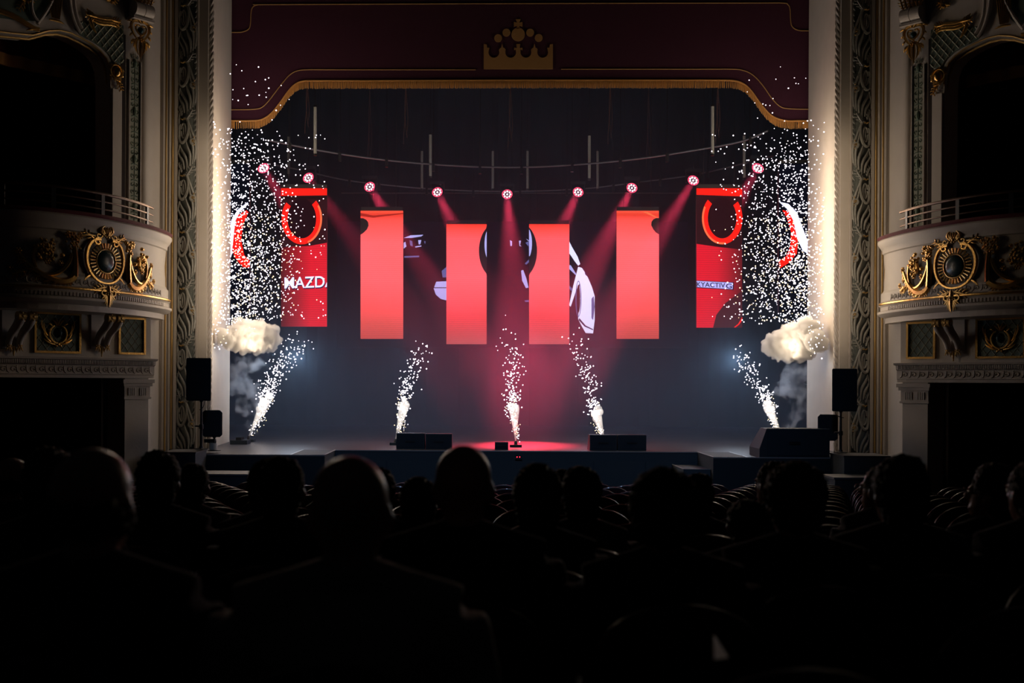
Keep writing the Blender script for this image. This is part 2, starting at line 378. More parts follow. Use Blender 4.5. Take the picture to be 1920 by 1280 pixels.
def wave_frieze(mb, M, u0, u1, z0, z1, d, step, r=0.009):
    n = int((u1 - u0) / step); h = (z1 - z0) / 2; zc = (z0 + z1) / 2
    for i in range(n):
        u = u0 + (i + 0.5) * step
        pts = bez([(u - step * 0.5, z0 + r), (u - step * 0.2, z0 + r), (u - step * 0.25, z1)], 5) + spiral(u + step * 0.04, zc, h * 0.85, h * 0.15, PI * 0.75, -PI * 1.4, 9, sx=step * 0.42 / (h * 0.9))
        mb.tube([M(a, b, d) for a, b in pts], r, 4)

def lattice(mb, M, u0, u1, z0, z1, step, d, r=0.006, inside=None):
    w_, h_ = u1 - u0, z1 - z0
    for sg in (-1, 1):
        k = -h_
        while k < w_ + h_:
            pts = []
            n = 24
            for t in np.linspace(0, 1, n):
                z = z0 + h_ * t; u = u0 + k + (h_ * t if sg > 0 else h_ * (1 - t)) * 0.8
                ok = u0 <= u <= u1 and (inside is None or inside(u, z))
                if ok: pts.append(M(u, z, d))
                if (not ok or t == 1) and pts:
                    if len(pts) > 1: mb.tube([pts[0], pts[-1]], r, 4)
                    pts = []
            k += step

# ------------------------------------------------------------------ one half of the auditorium front
def half(side):
    MIR[0] = -1 if side == 'right' else 1
    wl = structure('wall_' + side)
    # proscenium pier: plan polygon strips, full height
    TOP = 10.4
    def pier(name, poly, m, z0=0.0, z1=TOP): return MB().prism(poly, lambda a, b, d: (a, b, d), z0, z1).build(name, m, wl)
    pier('reveal', [(-5.72, 22.55), (-5.60, 20.36), (-5.60, 20.24), (-5.78, 20.20), (-6.1, 20.6), (-6.1, 22.55)], CREAM, HZ)
    pier('pier_base', [(-5.74, 20.2), (-6.1, 20.5), (-6.1, 18.9), (-5.75, 18.9)], STAGEB, 0, HZ)
    pier('plain_strip', [(-5.615, 20.24), (-5.615, 20.185), (-5.765, 20.17), (-5.765, 20.3)], CREAM, HZ)
    pier('band_edge', [(-5.765, 20.19), (-5.775, 20.12), (-5.805, 20.12), (-5.815, 20.2)], CREAM2, HZ)
    pier('ornament_ground', [(-5.80, 20.22)] + [(-5.965 - 0.165 * math.cos(t), 20.16 - 0.05 * math.sin(t)) for t in np.linspace(PI, 0, 9)] + [(-6.13, 20.25)], BANDBG, HZ)
    pier('outer_strip', [(-6.12, 20.25), (-6.12, 20.06), (-6.17, 20.05), (-6.20, 20.2)], CREAM, HZ)
    for x, y, r, m in ((-6.20, 20.05, 0.022, GOLDM), (-6.245, 20.01, 0.026, CREAM2), (-6.29, 19.965, 0.016, GOLDM), (-6.335, 19.93, 0.028, CREAM2)):
        pier('vertical_moulding', [(x + r * math.cos(a), y + r * math.sin(a)) for a in np.linspace(0, 2 * PI, 11)[:-1]], m, 0.6)
    pier('moulding_back', [(-6.15, 20.10), (-6.36, 19.90), (-6.5, 20.0), (-6.2, 20.4)], CREAM2, 0)
    cove = [(-6.36, 19.95)] + [(-6.36 - 0.20 * math.sin(t), 19.40 + 0.50 * math.cos(t) + 0.0) for t in np.linspace(0, PI / 2, 12)]
    cove = [(-6.345, 19.92)] + [(-6.52 + 0.16 * math.cos(t) ** 1.0 * 1 - 0.02, 19.90 - 0.52 * math.sin(t)) for t in np.linspace(0, PI / 2, 12)]
    pier('cove', cove + [(-6.8, 19.42), (-6.8, 20.2), (-6.35, 20.2)], CREAM, 0)
    # rope moulding
    for k in range(3):
        pts = [(-5.590 + 0.026 * math.cos(a), 20.285 + 0.026 * math.sin(a), HZ + (TOP - HZ) * i / 420) for i in range(421) for a in (i * 2 * PI * 76 / 420 / 3.0 * 1.0 + k * 2 * PI / 3,)]
        MB().tube(pts, 0.030, 5).build('rope_strand', CREAM2, wl)
    # acanthus motifs climbing the pier
    mo = None; GM = None
    def PM(u, z, d=0.0):                     # u from opening edge outwards
        t = min(max(u / 0.33, 0), 1); return (-5.80 - 0.33 * t, 20.13 - 0.035 * math.sin(PI * t) - d, z)
    per = 0.998; z0 = 1.28
    for i in range(9):
        zb = z0 + i * per
        if i == 0:
            mb = MB(); o_ = Orn(mb, PM, 0, zb)
            al = [(0.21 + 0.085 * math.cos(t), 0.55 + 0.21 * math.sin(t) - 0.06 * math.cos(t)) for t in np.linspace(0.4 * PI, 2.25 * PI, 22)]
            o_.line(al, taper(22, 0.012, 0.026, 0.034), 0.035)
            al = [(0.215 + 0.045 * math.cos(t), 0.54 + 0.13 * math.sin(t)) for t in np.linspace(0.2, 2 * PI, 14)]
            o_.line(al, 0.017, 0.03)
            o_.leaf((0.215, 0.44), (0.215, 0.66), 0.035, 0, 0.02)
            for j, (a, b, c, w_) in enumerate((((0.03, 0.0), (0.02, 0.32), (0.15, 0.80), 0.030), ((0.06, -0.04), (0.07, 0.26), (0.125, 0.62), 0.026), ((0.10, -0.08), (0.12, 0.14), (0.17, 0.36), 0.028),
                                              ((0.15, -0.12), (0.20, 0.08), (0.29, 0.30), 0.026), ((0.20, -0.14), (0.26, 0.02), (0.31, 0.16), 0.024), ((0.28, 0.34), (0.33, 0.6), (0.28, 0.86), 0.026), ((0.24, -0.12), (0.32, -0.08), (0.325, 0.03), 0.018))):
                o_.line(bez([a, (b[0] - 0.05, b[1] + 0.05), b, c], 12), taper(12, 0.012, 0.010, w_ * 1.45), 0.030 + 0.006 * (j % 3))
            o_.acanthus((0.16, 0.74), (0.05, 0.93), 0.07, 4); o_.acanthus((0.27, 0.30), (0.31, 0.12), 0.05, 3); o_.acanthus((0.24, 0.80), (0.31, 0.97), 0.06, 4)
            for j in range(9): o_.leaf((0.02 + 0.012 * (j % 2), 0.04 + j * 0.1), (0.005, 0.10 + j * 0.1), 0.016, 0.3, 0.03)
            sh = spiral(0.045, 0.36, 0.060, 0.012, -0.6 * PI, 1.6 * PI, 16); o_.line(sh, taper(16, 0.022, 0.012), 0.045)
            mo = mb.build('acanthus_motif', SILV, wl)
            mb = MB(); o_ = Orn(mb, PM, 0, zb); o_.flower((0.040, 0.365), 0.036, 6, 0.05); o_.blob((0.03, 0.43), 0.016, 0.05); o_.blob((0.03, 0.30), 0.018, 0.05)
            GM = mb.build('gilded_rosette', GOLDM, wl)
            mb = MB(); o_ = Orn(mb, PM, 0, zb)
            for q in range(5): o_.blob((0.19 + 0.018 * q, 0.745 + 0.008 * math.sin(q * 2)), 0.014, 0.045)
            G2 = mb.build('gilded_leaf_tip', GOLDM, wl)
        else:
            for src in (mo, GM, G2):
                c = src.copy(); COL.objects.link(c); c.parent = wl; c.location = (0, 0, per * i)

    # ---------- lower wall under the balcony
    uP, _ = WAT(278, 760); uQ, _ = WAT(234, 760); UE = 4.4
    MB().mbox(WM, uP, uQ, 0, 2.45, -0.5, 0.0).build('pilaster', CREAM, wl, False)
    MB().mbox(WM, uP + 0.03, uQ - 0.03, 0.0, 0.55, 0.0, 0.03).build('pilaster_foot', CREAM2, wl, False)
    cap = structure_part = None
    zc = lambda py, px=255: WAT(px, py)[1]
    c0 = MB()
    for z0_, z1_, e in ((zc(748), zc(744), 0.035), (zc(744), zc(724), 0.02), (zc(724), zc(718), 0.05), (zc(718), zc(711), 0.075)):
        c0.mbox(WM, uP - e, uQ + e, z0_, z1_, -0.2, e)
    cp = c0.build('capital', CREAM2, wl, False)
    for i in range(10):
        if i in (4, 5): continue
        uu = uP + 0.04 + (uQ - uP - 0.08) * (i + 0.5) / 10
        MB().mbox(WM, uu - 0.012, uu + 0.012, zc(741), zc(727), 0.02, 0.034).build('flute', CREAM2, cp, False)
    # entablature
    lpath = [(*(WA + WT * u), WN[0], WN[1]) for u in np.linspace(-0.06, UE, 8)]
    zt, zb = WAT(280, 673)[1], WAT(280, 709)[1]; Hh = zt - zb
    prof = [(-0.5, zb), (0.03, zb), (0.035, zb + 0.15 * Hh), (0.05, zb + 0.18 * Hh), (0.05, zb + 0.62 * Hh), (0.08, zb + 0.66 * Hh), (0.09, zb + 0.88 * Hh), (0.15, zb + 0.9 * Hh), (0.16, zt), (-0.5, zt)]
    MB().sweep(prof, lpath).build('entablature', CREAM, wl)
    mb = MB(); wave_frieze(mb, WM, 0.0, UE - 0.1, zb + 0.22 * Hh, zb + 0.58 * Hh, 0.052, 0.155, 0.010); o = mb.build('wave_frieze', CREAM2, wl); o['kind'] = 'stuff'
    n = 150
    dn0 = MB().mbox(WM, 0.0, 0.016, zb + 0.68 * Hh, zb + 0.87 * Hh, 0.08, 0.125).build('dentil', CREAM2, wl, False)
    for i in range(1, n):
        c = dn0.copy(); COL.objects.link(c); c.parent = wl; q = WT * (i * UE / n * 0.99); c.location = (q[0] * MIR[0], q[1], 0)
    # frieze wall with the framed panels
    zs = 3.55
    MB().mbox(WM, -0.02, UE, zt, zs, -0.4, 0.0).build('frieze_wall', CREAM, wl, False)
    def framed(x0, y0, x1, y1, nm='lattice_panel', step=0.135):
        (ua, za), (ub, zb_) = WAT(x1, y0), WAT(x0, y1)
        fr = MB(); e = 0.035
        for a in ((ua, ub, za - e, za), (ua, ub, zb_, zb_ + e), (ua, ua + e, zb_, za), (ub - e, ub, zb_, za)): fr.mbox(WM, *a, 0.0, 0.045)
        p = MB().mbox(WM, ua + 0.02, ub - 0.02, zb_ + 0.02, za - 0.02, 0.0, 0.012).build(nm, GREEN, wl, False)
        fr.build('gilt_frame', GOLD, p, False)
        m_ = MB(); lattice(m_, WM, ua + e, ub - e, zb_ + e, za - e, step, 0.014, 0.007); m_.build('lattice', GREENL, p)
        return p, ua, ub, zb_, za
    framed(220, 596, 271, 664)
    p, ua, ub, zb_, za = framed(62, 588, 150, 661)
    mb = MB(); o_ = Orn(mb, WM, (ua + ub) / 2, (za + zb_) / 2 + 0.01)
    for f_ in (1, -1):
        o_.flip = f_
        o_.line(spiral(0, -0.02, 0.155, 0.135, -PI * 0.5, PI * 0.35, 12), taper(12, 0.016, 0.012, 0.026), 0.04)
        o_.leaf((0.05, -0.19), (0.24, -0.10), 0.028, -0.2); o_.leaf((0.12, -0.15), (0.235, 0.02), 0.028, -0.25); o_.leaf((0.17, -0.06), (0.24, 0.14), 0.022, -0.2); o_.leaf((0.22, 0.0), (0.27, 0.19), 0.018, -0.25)
        o_.leaf((0.02, 0.10), (0.10, 0.19), 0.024, 0.2); o_.leaf((0.0, 0.10), (0.035, 0.21), 0.022, 0.1); o_.leaf((0.10, 0.09), (0.17, 0.13), 0.02, 0.3); o_.blob((0.035, -0.215), 0.022, 0.05)
    o_.blob((0, -0.19), 0.028, 0.05); mb.build('wreath', GOLD, p)
    MB().ball(WM((ua + ub) / 2, (za + zb_) / 2, 0.02), (0.07, 0.03, 0.08), ICO2).build('medallion', TEAL, p)
    # brackets carrying the balcony
    for px_w in (187, 22, -150):
        uc, zc_ = WAT(px_w, 652)
        br = MB().mbox(WM, uc - 0.17, uc + 0.17, zc_ - 0.02, zs, 0.0, 0.03).build('bracket', CREAM2, wl, False)
        for sg in (-1, 1):
            pts = [WM(uc + sg * 0.085, z, d) for d, z in bez([(0.05, zc_ + 0.02), (0.10, zc_ + 0.30), (0.34, zc_ + 0.26), (0.42, zc_ + 0.46)], 12)]
            MB().tube(pts, taper(12, 0.045, 0.075), 10).build('roll', CREAM2, br)
            q = MB(); q.lathe((0, 0, 0), [(0.0, 0), (0.02, 0)], 4)
            q = MB(); ctr = WM(uc + sg * 0.085, zc_ + 0.47, 0.42)
            q.tube([WM(uc + sg * 0.085 - 0.06, zc_ + 0.46, 0.42), WM(uc + sg * 0.085 + 0.06, zc_ + 0.46, 0.42)], 0.072, 12)
            for t in range(8): q.ball(WM(uc + sg * 0.085, zc_ + 0.46 + 0.066 * math.sin(t * PI / 4), 0.42 + 0.066 * math.cos(t * PI / 4)), 0.022)
            q.build('gilt_volute', GOLDM, br)
            q = MB(); oq = Orn(q, WM, uc + sg * 0.085, zc_)
            for a_ in (-0.6, 0, 0.6): oq.leaf((0, 0.05), (0.09 * math.sin(a_), -0.05), 0.022, 0, 0.08)
            oq.flower((0, 0.035), 0.04, 6, 0.09); q.build('gilt_leaf', GOLDM, br)
        q = MB(); oq = Orn(q, WM, uc, zc_); oq.leaf((0, 0.03), (0, -0.13), 0.03, 0, 0.06); oq.blob((0, -0.13), 0.014, 0.06); oq.leaf((-0.02, 0.02), (-0.05, -0.07), 0.02, 0, 0.06); oq.leaf((0.02, 0.02), (0.05, -0.07), 0.02, 0, 0.06); q.build('gilt_drop', GOLDM, br)

    # ---------- upper wall with the arched box opening
    out = [(262, -70), (262, 470), (207, 470), (207, 150), (205, 128), (199, 110), (188, 96), (172, 83), (153, 72), (132, 62), (112, 57), (90, 58), (60, 66), (30, 63), (0, 60), (-60, 56), (-200, 60), (-200, -70)]
    poly = [UAT(*q) for q in out]
    up = MB().prism(poly, UM, -0.45, 0.0).build('box_arch_wall', CREAM, wl, False)
    e1 = [UAT(*q) for q in out[3:16]]
    MB().tube([UM(a, b, 0.012) for a, b in e1], 0.015, 8).build('arch_bead', GOLDM, up)
    MB().tube([UM(a, b - 0.045, -0.10) for a, b in e1], 0.020, 6).build('arch_bead', GOLDM, up)
    # narrow pilaster strips beside the opening
    (u0, _), (u1, _) = UAT(225, 300), UAT(208, 300)
    MB().mbox(UM, u0, u1, 4.5, UAT(215, 168)[1], 0.0, 0.05).build('jamb_strip', CREAM, wl, False)
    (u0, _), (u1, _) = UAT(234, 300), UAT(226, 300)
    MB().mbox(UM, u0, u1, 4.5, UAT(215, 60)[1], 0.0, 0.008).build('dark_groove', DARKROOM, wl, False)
    (u0, zz1), (u1, zz0) = UAT(262, 118), UAT(241, 375)
    pn = MB().mbox(UM, u0, u1, 4.6, zz1, -0.02, 0.012).build('foliage_panel', mat('pale_green_panel', (0.36, 0.37, 0.29), 0.7), wl, False)
    for (a, b) in ((u0 - 0.018, u0), (u1, u1 + 0.018)): MB().mbox(UM, a, b, 4.6, zz1 + 0.01, 0, 0.035).build('panel_edge', CREAM2, pn, False)
    mb = MB(); uc = (u0 + u1) / 2; hw = (u1 - u0) / 2 * 0.8
    k = 0; z = 4.7
    while z < zz1 - 0.12:
        o_ = Orn(mb, UM, uc, z)
        for f_ in (1, -1):
            o_.flip = f_
            o_.line(spiral(hw * 0.5, 0.09, hw * 0.45, hw * 0.1, -PI / 2, 1.2 * PI, 9), 0.0075, 0.015, 4)
            o_.line(spiral(hw * 0.45, 0.20, hw * 0.4, hw * 0.1, PI / 2, -1.2 * PI, 9), 0.0075, 0.015, 4)
            o_.leaf((0, 0.02), (hw * 0.8, 0.0), 0.014, 0.2, 0.015)
        o_.line([(0, 0), (0, 0.26)], 0.006, 0.015, 4)
        if k % 3 == 2: o_.leaf((0, 0.16), (0, 0.0), 0.05, 0, 0.012)
        z += 0.27; k += 1
    o = mb.build('foliage_relief', mat('green_foliage', (0.12, 0.17, 0.12), 0.6), pn); o['kind'] = 'stuff'
    # green ground between the plaster ribbons over the arch
    g2 = [UAT(*q) for q in ((118, -40), (108, 8), (88, 30), (70, 40), (30, 38), (0, 34), (-60, 32), (-60, -40))]
    gp = MB().prism(g2, UM, 0.0, 0.010).build('green_ground', GREEN, up, False)
    # green latticed spandrel
    sprc = [(231, 48), (231, 118), (212, 122), (205, 105), (190, 90), (172, 78), (150, 66), (140, 55), (148, 40), (165, 42), (205, 38)]
    sp_ = [UAT(*q) for q in sprc]
    def inside(u, z):
        c = False; n = len(sp_)
        for i in range(n):
            (x1, y1), (x2, y2) = sp_[i], sp_[(i + 1) % n]
            if (y1 > z) != (y2 > z) and u < (x2 - x1) * (z - y1) / (y2 - y1) + x1: c = not c
        return c
    s_ = MB().prism(sp_, UM, 0.0, 0.012).build('spandrel_panel', GREEN, up, False)
    us = [a for a, b in sp_]; zs_ = [b for a, b in sp_]
    m_ = MB(); lattice(m_, UM, min(us), max(us), min(zs_), max(zs_), 0.125, 0.016, 0.013, inside); m_.build('lattice', GREENL, s_)
    # gold swag, shell, cherub scrolls along the arch
    def orn_at(px, py, name, fn, m=GOLD, par=up):
        u, z = UAT(px, py); mb = MB(); fn(Orn(mb, UM, u, z)); mb.build(name, m, par)
    def shell(o_):
        o_.line(spiral(0, 0, 0.115, 0.115, 0, 2 * PI, 18), 0.024, 0.05); o_.mb.ball(o_.p((0, 0), 0.03), (0.09, 0.06, 0.10), ICO2)
        for i in range(9): o_.leaf((0.11 * math.cos(i * 2 * PI / 9), 0.11 * math.sin(i * 2 * PI / 9)), (0.15 * math.cos(i * 2 * PI / 9 + 0.2), 0.15 * math.sin(i * 2 * PI / 9 + 0.2)), 0.03, 0, 0.05)
        o_.acanthus((0.07, -0.12), (-0.08, -0.16), 0.06, 3, 0.06); o_.acanthus((-0.02, -0.13), (-0.10, -0.30), 0.07, 4, 0.05)
    orn_at(215, 135, 'gilt_shell', shell)
    def swag(o_):
        for j, (w_, dd) in enumerate(((0.035, 0.0), (0.03, -0.045), (0.026, -0.085))):
            o_.line(bez([(-0.30, 0.0 + dd), (-0.18, 0.10 + dd), (0.0, -0.01 + dd), (0.12, -0.05 + dd), (0.30, 0.10 + dd)], 16), taper(16, 0.012, 0.014, w_ * 1.5), 0.06)
        o_.acanthus((0.12, 0.0), (0.33, 0.0), 0.09, 5, 0.07); o_.acanthus((-0.12, 0.03), (-0.32, 0.03), 0.08, 5, 0.07)
        o_.leaf((0.25, -0.02), (0.12, -0.26), 0.05, 0.15, 0.06)
    orn_at(190, 38, 'gilt_swag', swag)
    def drape(o_):
        for i in range(7): o_.line(bez([(0.10 - i * 0.035, 0.30), (0.12 - i * 0.035, 0.1), (0.06 - i * 0.02, -0.12)], 8), taper(8, 0.022, 0.012), 0.07)
        o_.leaf((0.10, -0.16), (-0.16, -0.17), 0.04, -0.15, 0.06)
    orn_at(100, 22, 'gilt_drape', drape)
    def swag2(o_):
        for dd in (0, -0.04): o_.line(bez([(-0.34, -0.09 + dd), (-0.12, -0.11 + dd), (0.05, 0.10 + dd), (0.45, 0.02 + dd)], 16), taper(16, 0.014, 0.02, 0.04), 0.06)
        o_.leaf((-0.34, -0.10), (-0.12, -0.17), 0.035, 0.1, 0.06); o_.acanthus((-0.1, 0.3), (0.0, 0.12), 0.08, 4)
    orn_at(32, 34, 'gilt_swag', swag2)
    def flame(o_):
        o_.acanthus((0.10, 0.0), (-0.12, 0.10), 0.10, 5, 0.06); o_.acanthus((0.0, -0.02), (-0.10, 0.22), 0.08, 5, 0.06); o_.blob((-0.02, 0.02), 0.05, 0.06)
    orn_at(48, 4, 'gilt_leaf', flame); orn_at(205, 5, 'gilt_leaf', flame)
    for pl in ([(125, -30), (124, 0), (128, 30), (138, 52), (146, 62)], [(104, -20), (96, 2), (82, 28), (68, 42), (66, 46)], [(137, -30), (133, 0), (135, 20), (140, 40), (150, 55)], [(60, -20), (48, 18), (60, 34), (68, 42)]):
        pp = [UAT(*q) for q in pl]; b_ = bez(pp, 12); MB().tube([UM(a, b, 0.06) for a, b in b_], 0.030, 8).build('plaster_ribbon', CREAM2, up)
    # scroll bracket with gilt mask at the top of the pilaster
    MM, MAT_ = linemap(UA + WN * 0.10)
    u, z = MAT_(262, 22)
    br = MB().mbox(MM, u - 0.16, u + 0.16, z - 0.18, z + 1.4, -0.15, 0.0).build('scroll_bracket', CREAM2, wl, False)
    for sg in (-1, 1):
        MB().tube([MM(u + sg * 0.09 - 0.085, z, 0.07), MM(u + sg * 0.09 + 0.085, z, 0.07)], 0.125, 14).build('bracket_roll', CREAM2, br)
    MB().mbox(MM, u - 0.20, u + 0.20, z - 0.17, z - 0.13, -0.1, 0.14).build('bracket_ledge', CREAM2, br, False)
    mb = MB(); o_ = Orn(mb, MM, u + 0.02, z + 0.16)
    for i in range(6): o_.acanthus((-0.15 + i * 0.06, -0.05), (-0.22 + i * 0.08, 0.16), 0.07, 4, 0.10)
    mb.build('gilt_leaf', GOLD, br)
    mb = MB(); o_ = Orn(mb, MM, u + 0.02, z - 0.36); o_.ku = 1.35
    for f_ in (1, -1):
        o_.flip = f_
        o_.line(bez([(0, 0.17), (0.16, 0.22), (0.17, 0.02), (0.05, -0.12)], 12), taper(12, 0.02, 0.014, 0.04), 0.05)
        o_.line(bez([(0.02, 0.10), (0.10, 0.13), (0.10, 0.0), (0.0, -0.06)], 10), 0.016, 0.07)
        for i in range(4): o_.leaf((0.12 - 0.01 * i, 0.16 - i * 0.10), (0.19 - 0.02 * i, 0.13 - i * 0.12), 0.03, 0.2, 0.05)
        o_.leaf((0.0, 0.15), (0.10, 0.23), 0.04, 0.2, 0.06)
        for i in range(4): o_.leaf((0.01 * i, -0.10), (0.13 - 0.035 * i, -0.24 - 0.05 * i), 0.032, 0.2, 0.05)
    o_.leaf((0, -0.1), (0.0, -0.46), 0.05, 0, 0.05); o_.flower((0, -0.12), 0.05, 7, 0.06)
    mb.build('gilt_mask', GOLD, br)
    MB().ball(MM(u + 0.02, z - 0.33, 0.05), (0.055, 0.04, 0.06), ICO2).build('mask_jewel', TEAL, br)

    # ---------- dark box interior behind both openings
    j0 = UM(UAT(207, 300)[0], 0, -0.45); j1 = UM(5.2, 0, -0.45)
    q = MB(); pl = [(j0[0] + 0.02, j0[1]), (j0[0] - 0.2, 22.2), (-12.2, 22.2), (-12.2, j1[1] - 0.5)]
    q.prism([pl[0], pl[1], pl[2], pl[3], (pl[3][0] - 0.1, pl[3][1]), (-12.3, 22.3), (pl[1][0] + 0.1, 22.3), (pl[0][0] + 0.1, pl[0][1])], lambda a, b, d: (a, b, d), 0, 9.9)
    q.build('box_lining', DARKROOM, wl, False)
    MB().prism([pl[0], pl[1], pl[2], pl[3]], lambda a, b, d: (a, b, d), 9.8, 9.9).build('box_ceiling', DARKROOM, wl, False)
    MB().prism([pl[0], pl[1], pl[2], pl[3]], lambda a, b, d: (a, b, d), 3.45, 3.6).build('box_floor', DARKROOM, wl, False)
    # pelmet and drape inside the box
    bd = thing('box_curtain', 'dark red curtain and gold edged pelmet inside the %s box' % side, 'curtain', (-8.6, 19.4, 3.6))
    e = [(-7.15, 20.3), (-8.2, 19.0), (-9.4, 17.6), (-10.6, 16.4)]
    a0, a1 = np.array(e[0]), np.array(e[-1]); dv = a1 - a0; nn = np.array((-dv[1], dv[0])) / np.linalg.norm(dv)
    if nn[1] > 0: nn = -nn
    MB().prism([tuple(a0 + dv * t + nn * 0.04 * math.sin(t * 90)) for t in np.linspace(0, 1, 90)] + [tuple(a1 - nn * 0.1), tuple(a0 - nn * 0.1)], lambda a, b, d: (a, b, d), 7.75, 9.7).build('pelmet', VELVETR, bd)
    MB().prism([tuple(a0 + dv * t + nn * (0.05 + 0.03 * math.sin(t * 90))) for t in np.linspace(0, 1, 90)] + [tuple(a1), tuple(a0)], lambda a, b, d: (a, b, d), 7.55, 7.75).build('pelmet_fringe', FRINGE, bd)
    MB().prism([tuple(a0 + dv * t + nn * (0.10 * math.sin(t * 120))) for t in np.linspace(0.45, 0.75, 60)] + [tuple(a0 + dv * 0.75 - nn * 0.2), tuple(a0 + dv * 0.45 - nn * 0.2)], lambda a, b, d: (a, b, d), 3.6, 7.7).build('drape', VELVETR, bd)

    # ---------- balcony
    bal = thing('box_balcony', 'cream curved box balcony with gilded cartouche on the %s side' % side, 'balcony', (-7.0, 18.2, 3.5), 'gilded box balconies beside the stage')
    zb = lambda y: CZ + (715 - y) / F * 19.3
    prof = [(-0.25, zb(444)), (0.09, zb(444)), (0.11, zb(447)), (0.105, zb(452)), (0.06, zb(459)), (0.035, zb(463)), (0.03, zb(469)), (0.005, zb(471)), (-0.01, zb(500)), (0.0, zb(538)), (0.02, zb(542)), (0.045, zb(545)), (0.05, zb(548)),
            (0.05, zb(561)), (0.085, zb(563)), (0.085, zb(568)), (0.06, zb(571)), (0.06, zb(578)), (0.11, zb(580)), (0.11, zb(584)), (0.06, zb(589)), (-0.05, zb(592)), (-0.25, zb(592))]
    MB().sweep(prof, bpath).build('parapet', CREAM, bal)
    MB().sweep([(-0.22, zb(444)), (0.10, zb(444)), (0.125, zb(441)), (0.10, zb(437.5)), (-0.20, zb(437.5))], bpath).build('velvet_ledge', VELVETR, bal)
    MB().tube([BM(u, zb(565.5), 0.088) for u in np.linspace(0.1, cum[-1] - 0.1, 60)], 0.020, 6).build('gilt_bead', GOLD, bal)
    mb = MB(); wave_frieze(mb, BM, 0.55, cum[-1] - 0.4, zb(560), zb(549.5), 0.052, 0.13, 0.008); o = mb.build('wave_frieze', CREAM2, bal); o['kind'] = 'stuff'
    mb = MB()
    for u in np.arange(0.5, cum[-1] - 0.3, 0.055): mb.mbox(BM, u, u + 0.03, zb(578), zb(572), 0.05, 0.085)
    o = mb.build('bead_course', CREAM2, bal, False); o['kind'] = 'stuff'
    sl = [tuple(BM(u, 0, -0.02)[:2]) for u in np.linspace(0.02, cum[-1] - 0.1, 40)] + [(-9.8, 17.5), (-8.2, 19.4), (-6.7, 20.0)]
    MB().prism(sl, lambda a, b, d: (a, b, d), 3.45, zb(590)).build('soffit', CREAM2, bal, False)
    # square end block at the pier
    MB().box((-6.50, 19.30, zb(560)), (-6.205, 19.62, zb(452))).build('end_block', CREAM, bal, False)
    MB().box((-6.50, 19.30, zb(452)), (-6.13, 19.66, zb(445))).build('end_block_cap', VELVETR, bal, False)
    for a in ((19.45, 19.465), (19.57, 19.585)): MB().box((-6.21, a[0], zb(538)), (-6.19, a[1], zb(475))).build('gilt_fillet', GOLDM, bal, False)
    # gilded relief on the parapet
    uc, zcc = BAT(195, 490)
    mb = MB(); vs = []; fs = []
    for i in range(6):
        a = i / 5 * PI / 2
        for k in range(24): vs.append(BM(uc + 0.185 * math.cos(a) * math.cos(k * PI / 12), zcc + 0.165 * math.cos(a) * math.sin(k * PI / 12), 0.03 + 0.055 * math.sin(a)))
    for i in range(5): fs += [(i * 24 + k, i * 24 + (k + 1) % 24, i * 24 + 24 + (k + 1) % 24, i * 24 + 24 + k) for k in range(24)]
    mb.add(vs, fs); mb.build('oval_boss', TEAL, bal)
    mb = MB(); o_ = Orn(mb, BM, uc, zcc); o_.ku = 1.30
    el = lambda rx, rz, a: (rx * math.cos(a), rz * math.sin(a))
    o_.line([el(0.15, 0.185, a) for a in np.linspace(0, 2 * PI, 28)], 0.014, 0.05)
    for i in range(30):
        a = 2 * PI * i / 30; o_.line([el(0.165, 0.20, a), el(0.24, 0.275, a)], [0.012, 0.018], 0.05, 5)
    mb.build('fluted_ring', GOLD, bal)
    mb = MB(); o_ = Orn(mb, BM, uc, zcc); o_.ku = 1.30
    for f_ in (1, -1):
        o_.flip = f_
        o_.line(bez([(0.09, 0.32), (0.36, 0.36), (0.37, -0.34), (0.0, -0.34)], 20), taper(20, 0.030, 0.020, 0.040), 0.045)
        o_.line(spiral(0.13, 0.28, 0.065, 0.012, PI / 2, -1.3 * PI, 12), 0.020, 0.06)
        o_.leaf((0.20, -0.22), (0.34, -0.38), 0.035, 0.2); o_.acanthus((0.16, 0.30), (0.32, 0.42), 0.07, 4, 0.04)
    mb.build('cartouche_frame', GOLD, bal)
    mb = MB(); o_ = Orn(mb, BM, uc, zcc); o_.ku = 1.30
    for i in range(7):
        a = PI * (0.1 + 0.8 * i / 6); o_.leaf((0.03 * math.cos(a), 0.38), (0.11 * math.cos(a), 0.40 + 0.17 * math.sin(a)), 0.035, 0, 0.06)
    o_.line(spiral(0, 0.46, 0.09, 0.09, -0.2, PI + 0.2, 12), 0.025, 0.06); o_.flower((0, 0.40), 0.055, 6, 0.07)
    for f_ in (1, -1):
        o_.flip = f_; o_.line(spiral(0.12, 0.38, 0.05, 0.012, -PI, PI * 0.9, 10), 0.017, 0.06); o_.leaf((0.15, 0.36), (0.36, 0.34), 0.026, 0.15, 0.05)
    mb.build('shell_crest', GOLDM, bal)
    mb = MB(); o_ = Orn(mb, BM, uc, zcc); o_.ku = 1.30
    for f_ in (1, -1):
        o_.flip = f_
        o_.acanthus((0.02, -0.40), (0.20, -0.46), 0.09, 4, 0.08); o_.line(spiral(0.06, -0.50, 0.06, 0.012, PI / 2, -1.2 * PI, 10), 0.018, 0.10)
        for i in range(4): o_.leaf((0.0, -0.50), (0.11 - i * 0.028, -0.60 - i * 0.035), 0.03, 0.15, 0.10)
    o_.leaf((0, -0.38), (0, -0.72), 0.05, 0, 0.11); o_.flower((0, -0.50), 0.05, 7, 0.12)
    mb.build('pendant_leaf', GOLDM, bal)
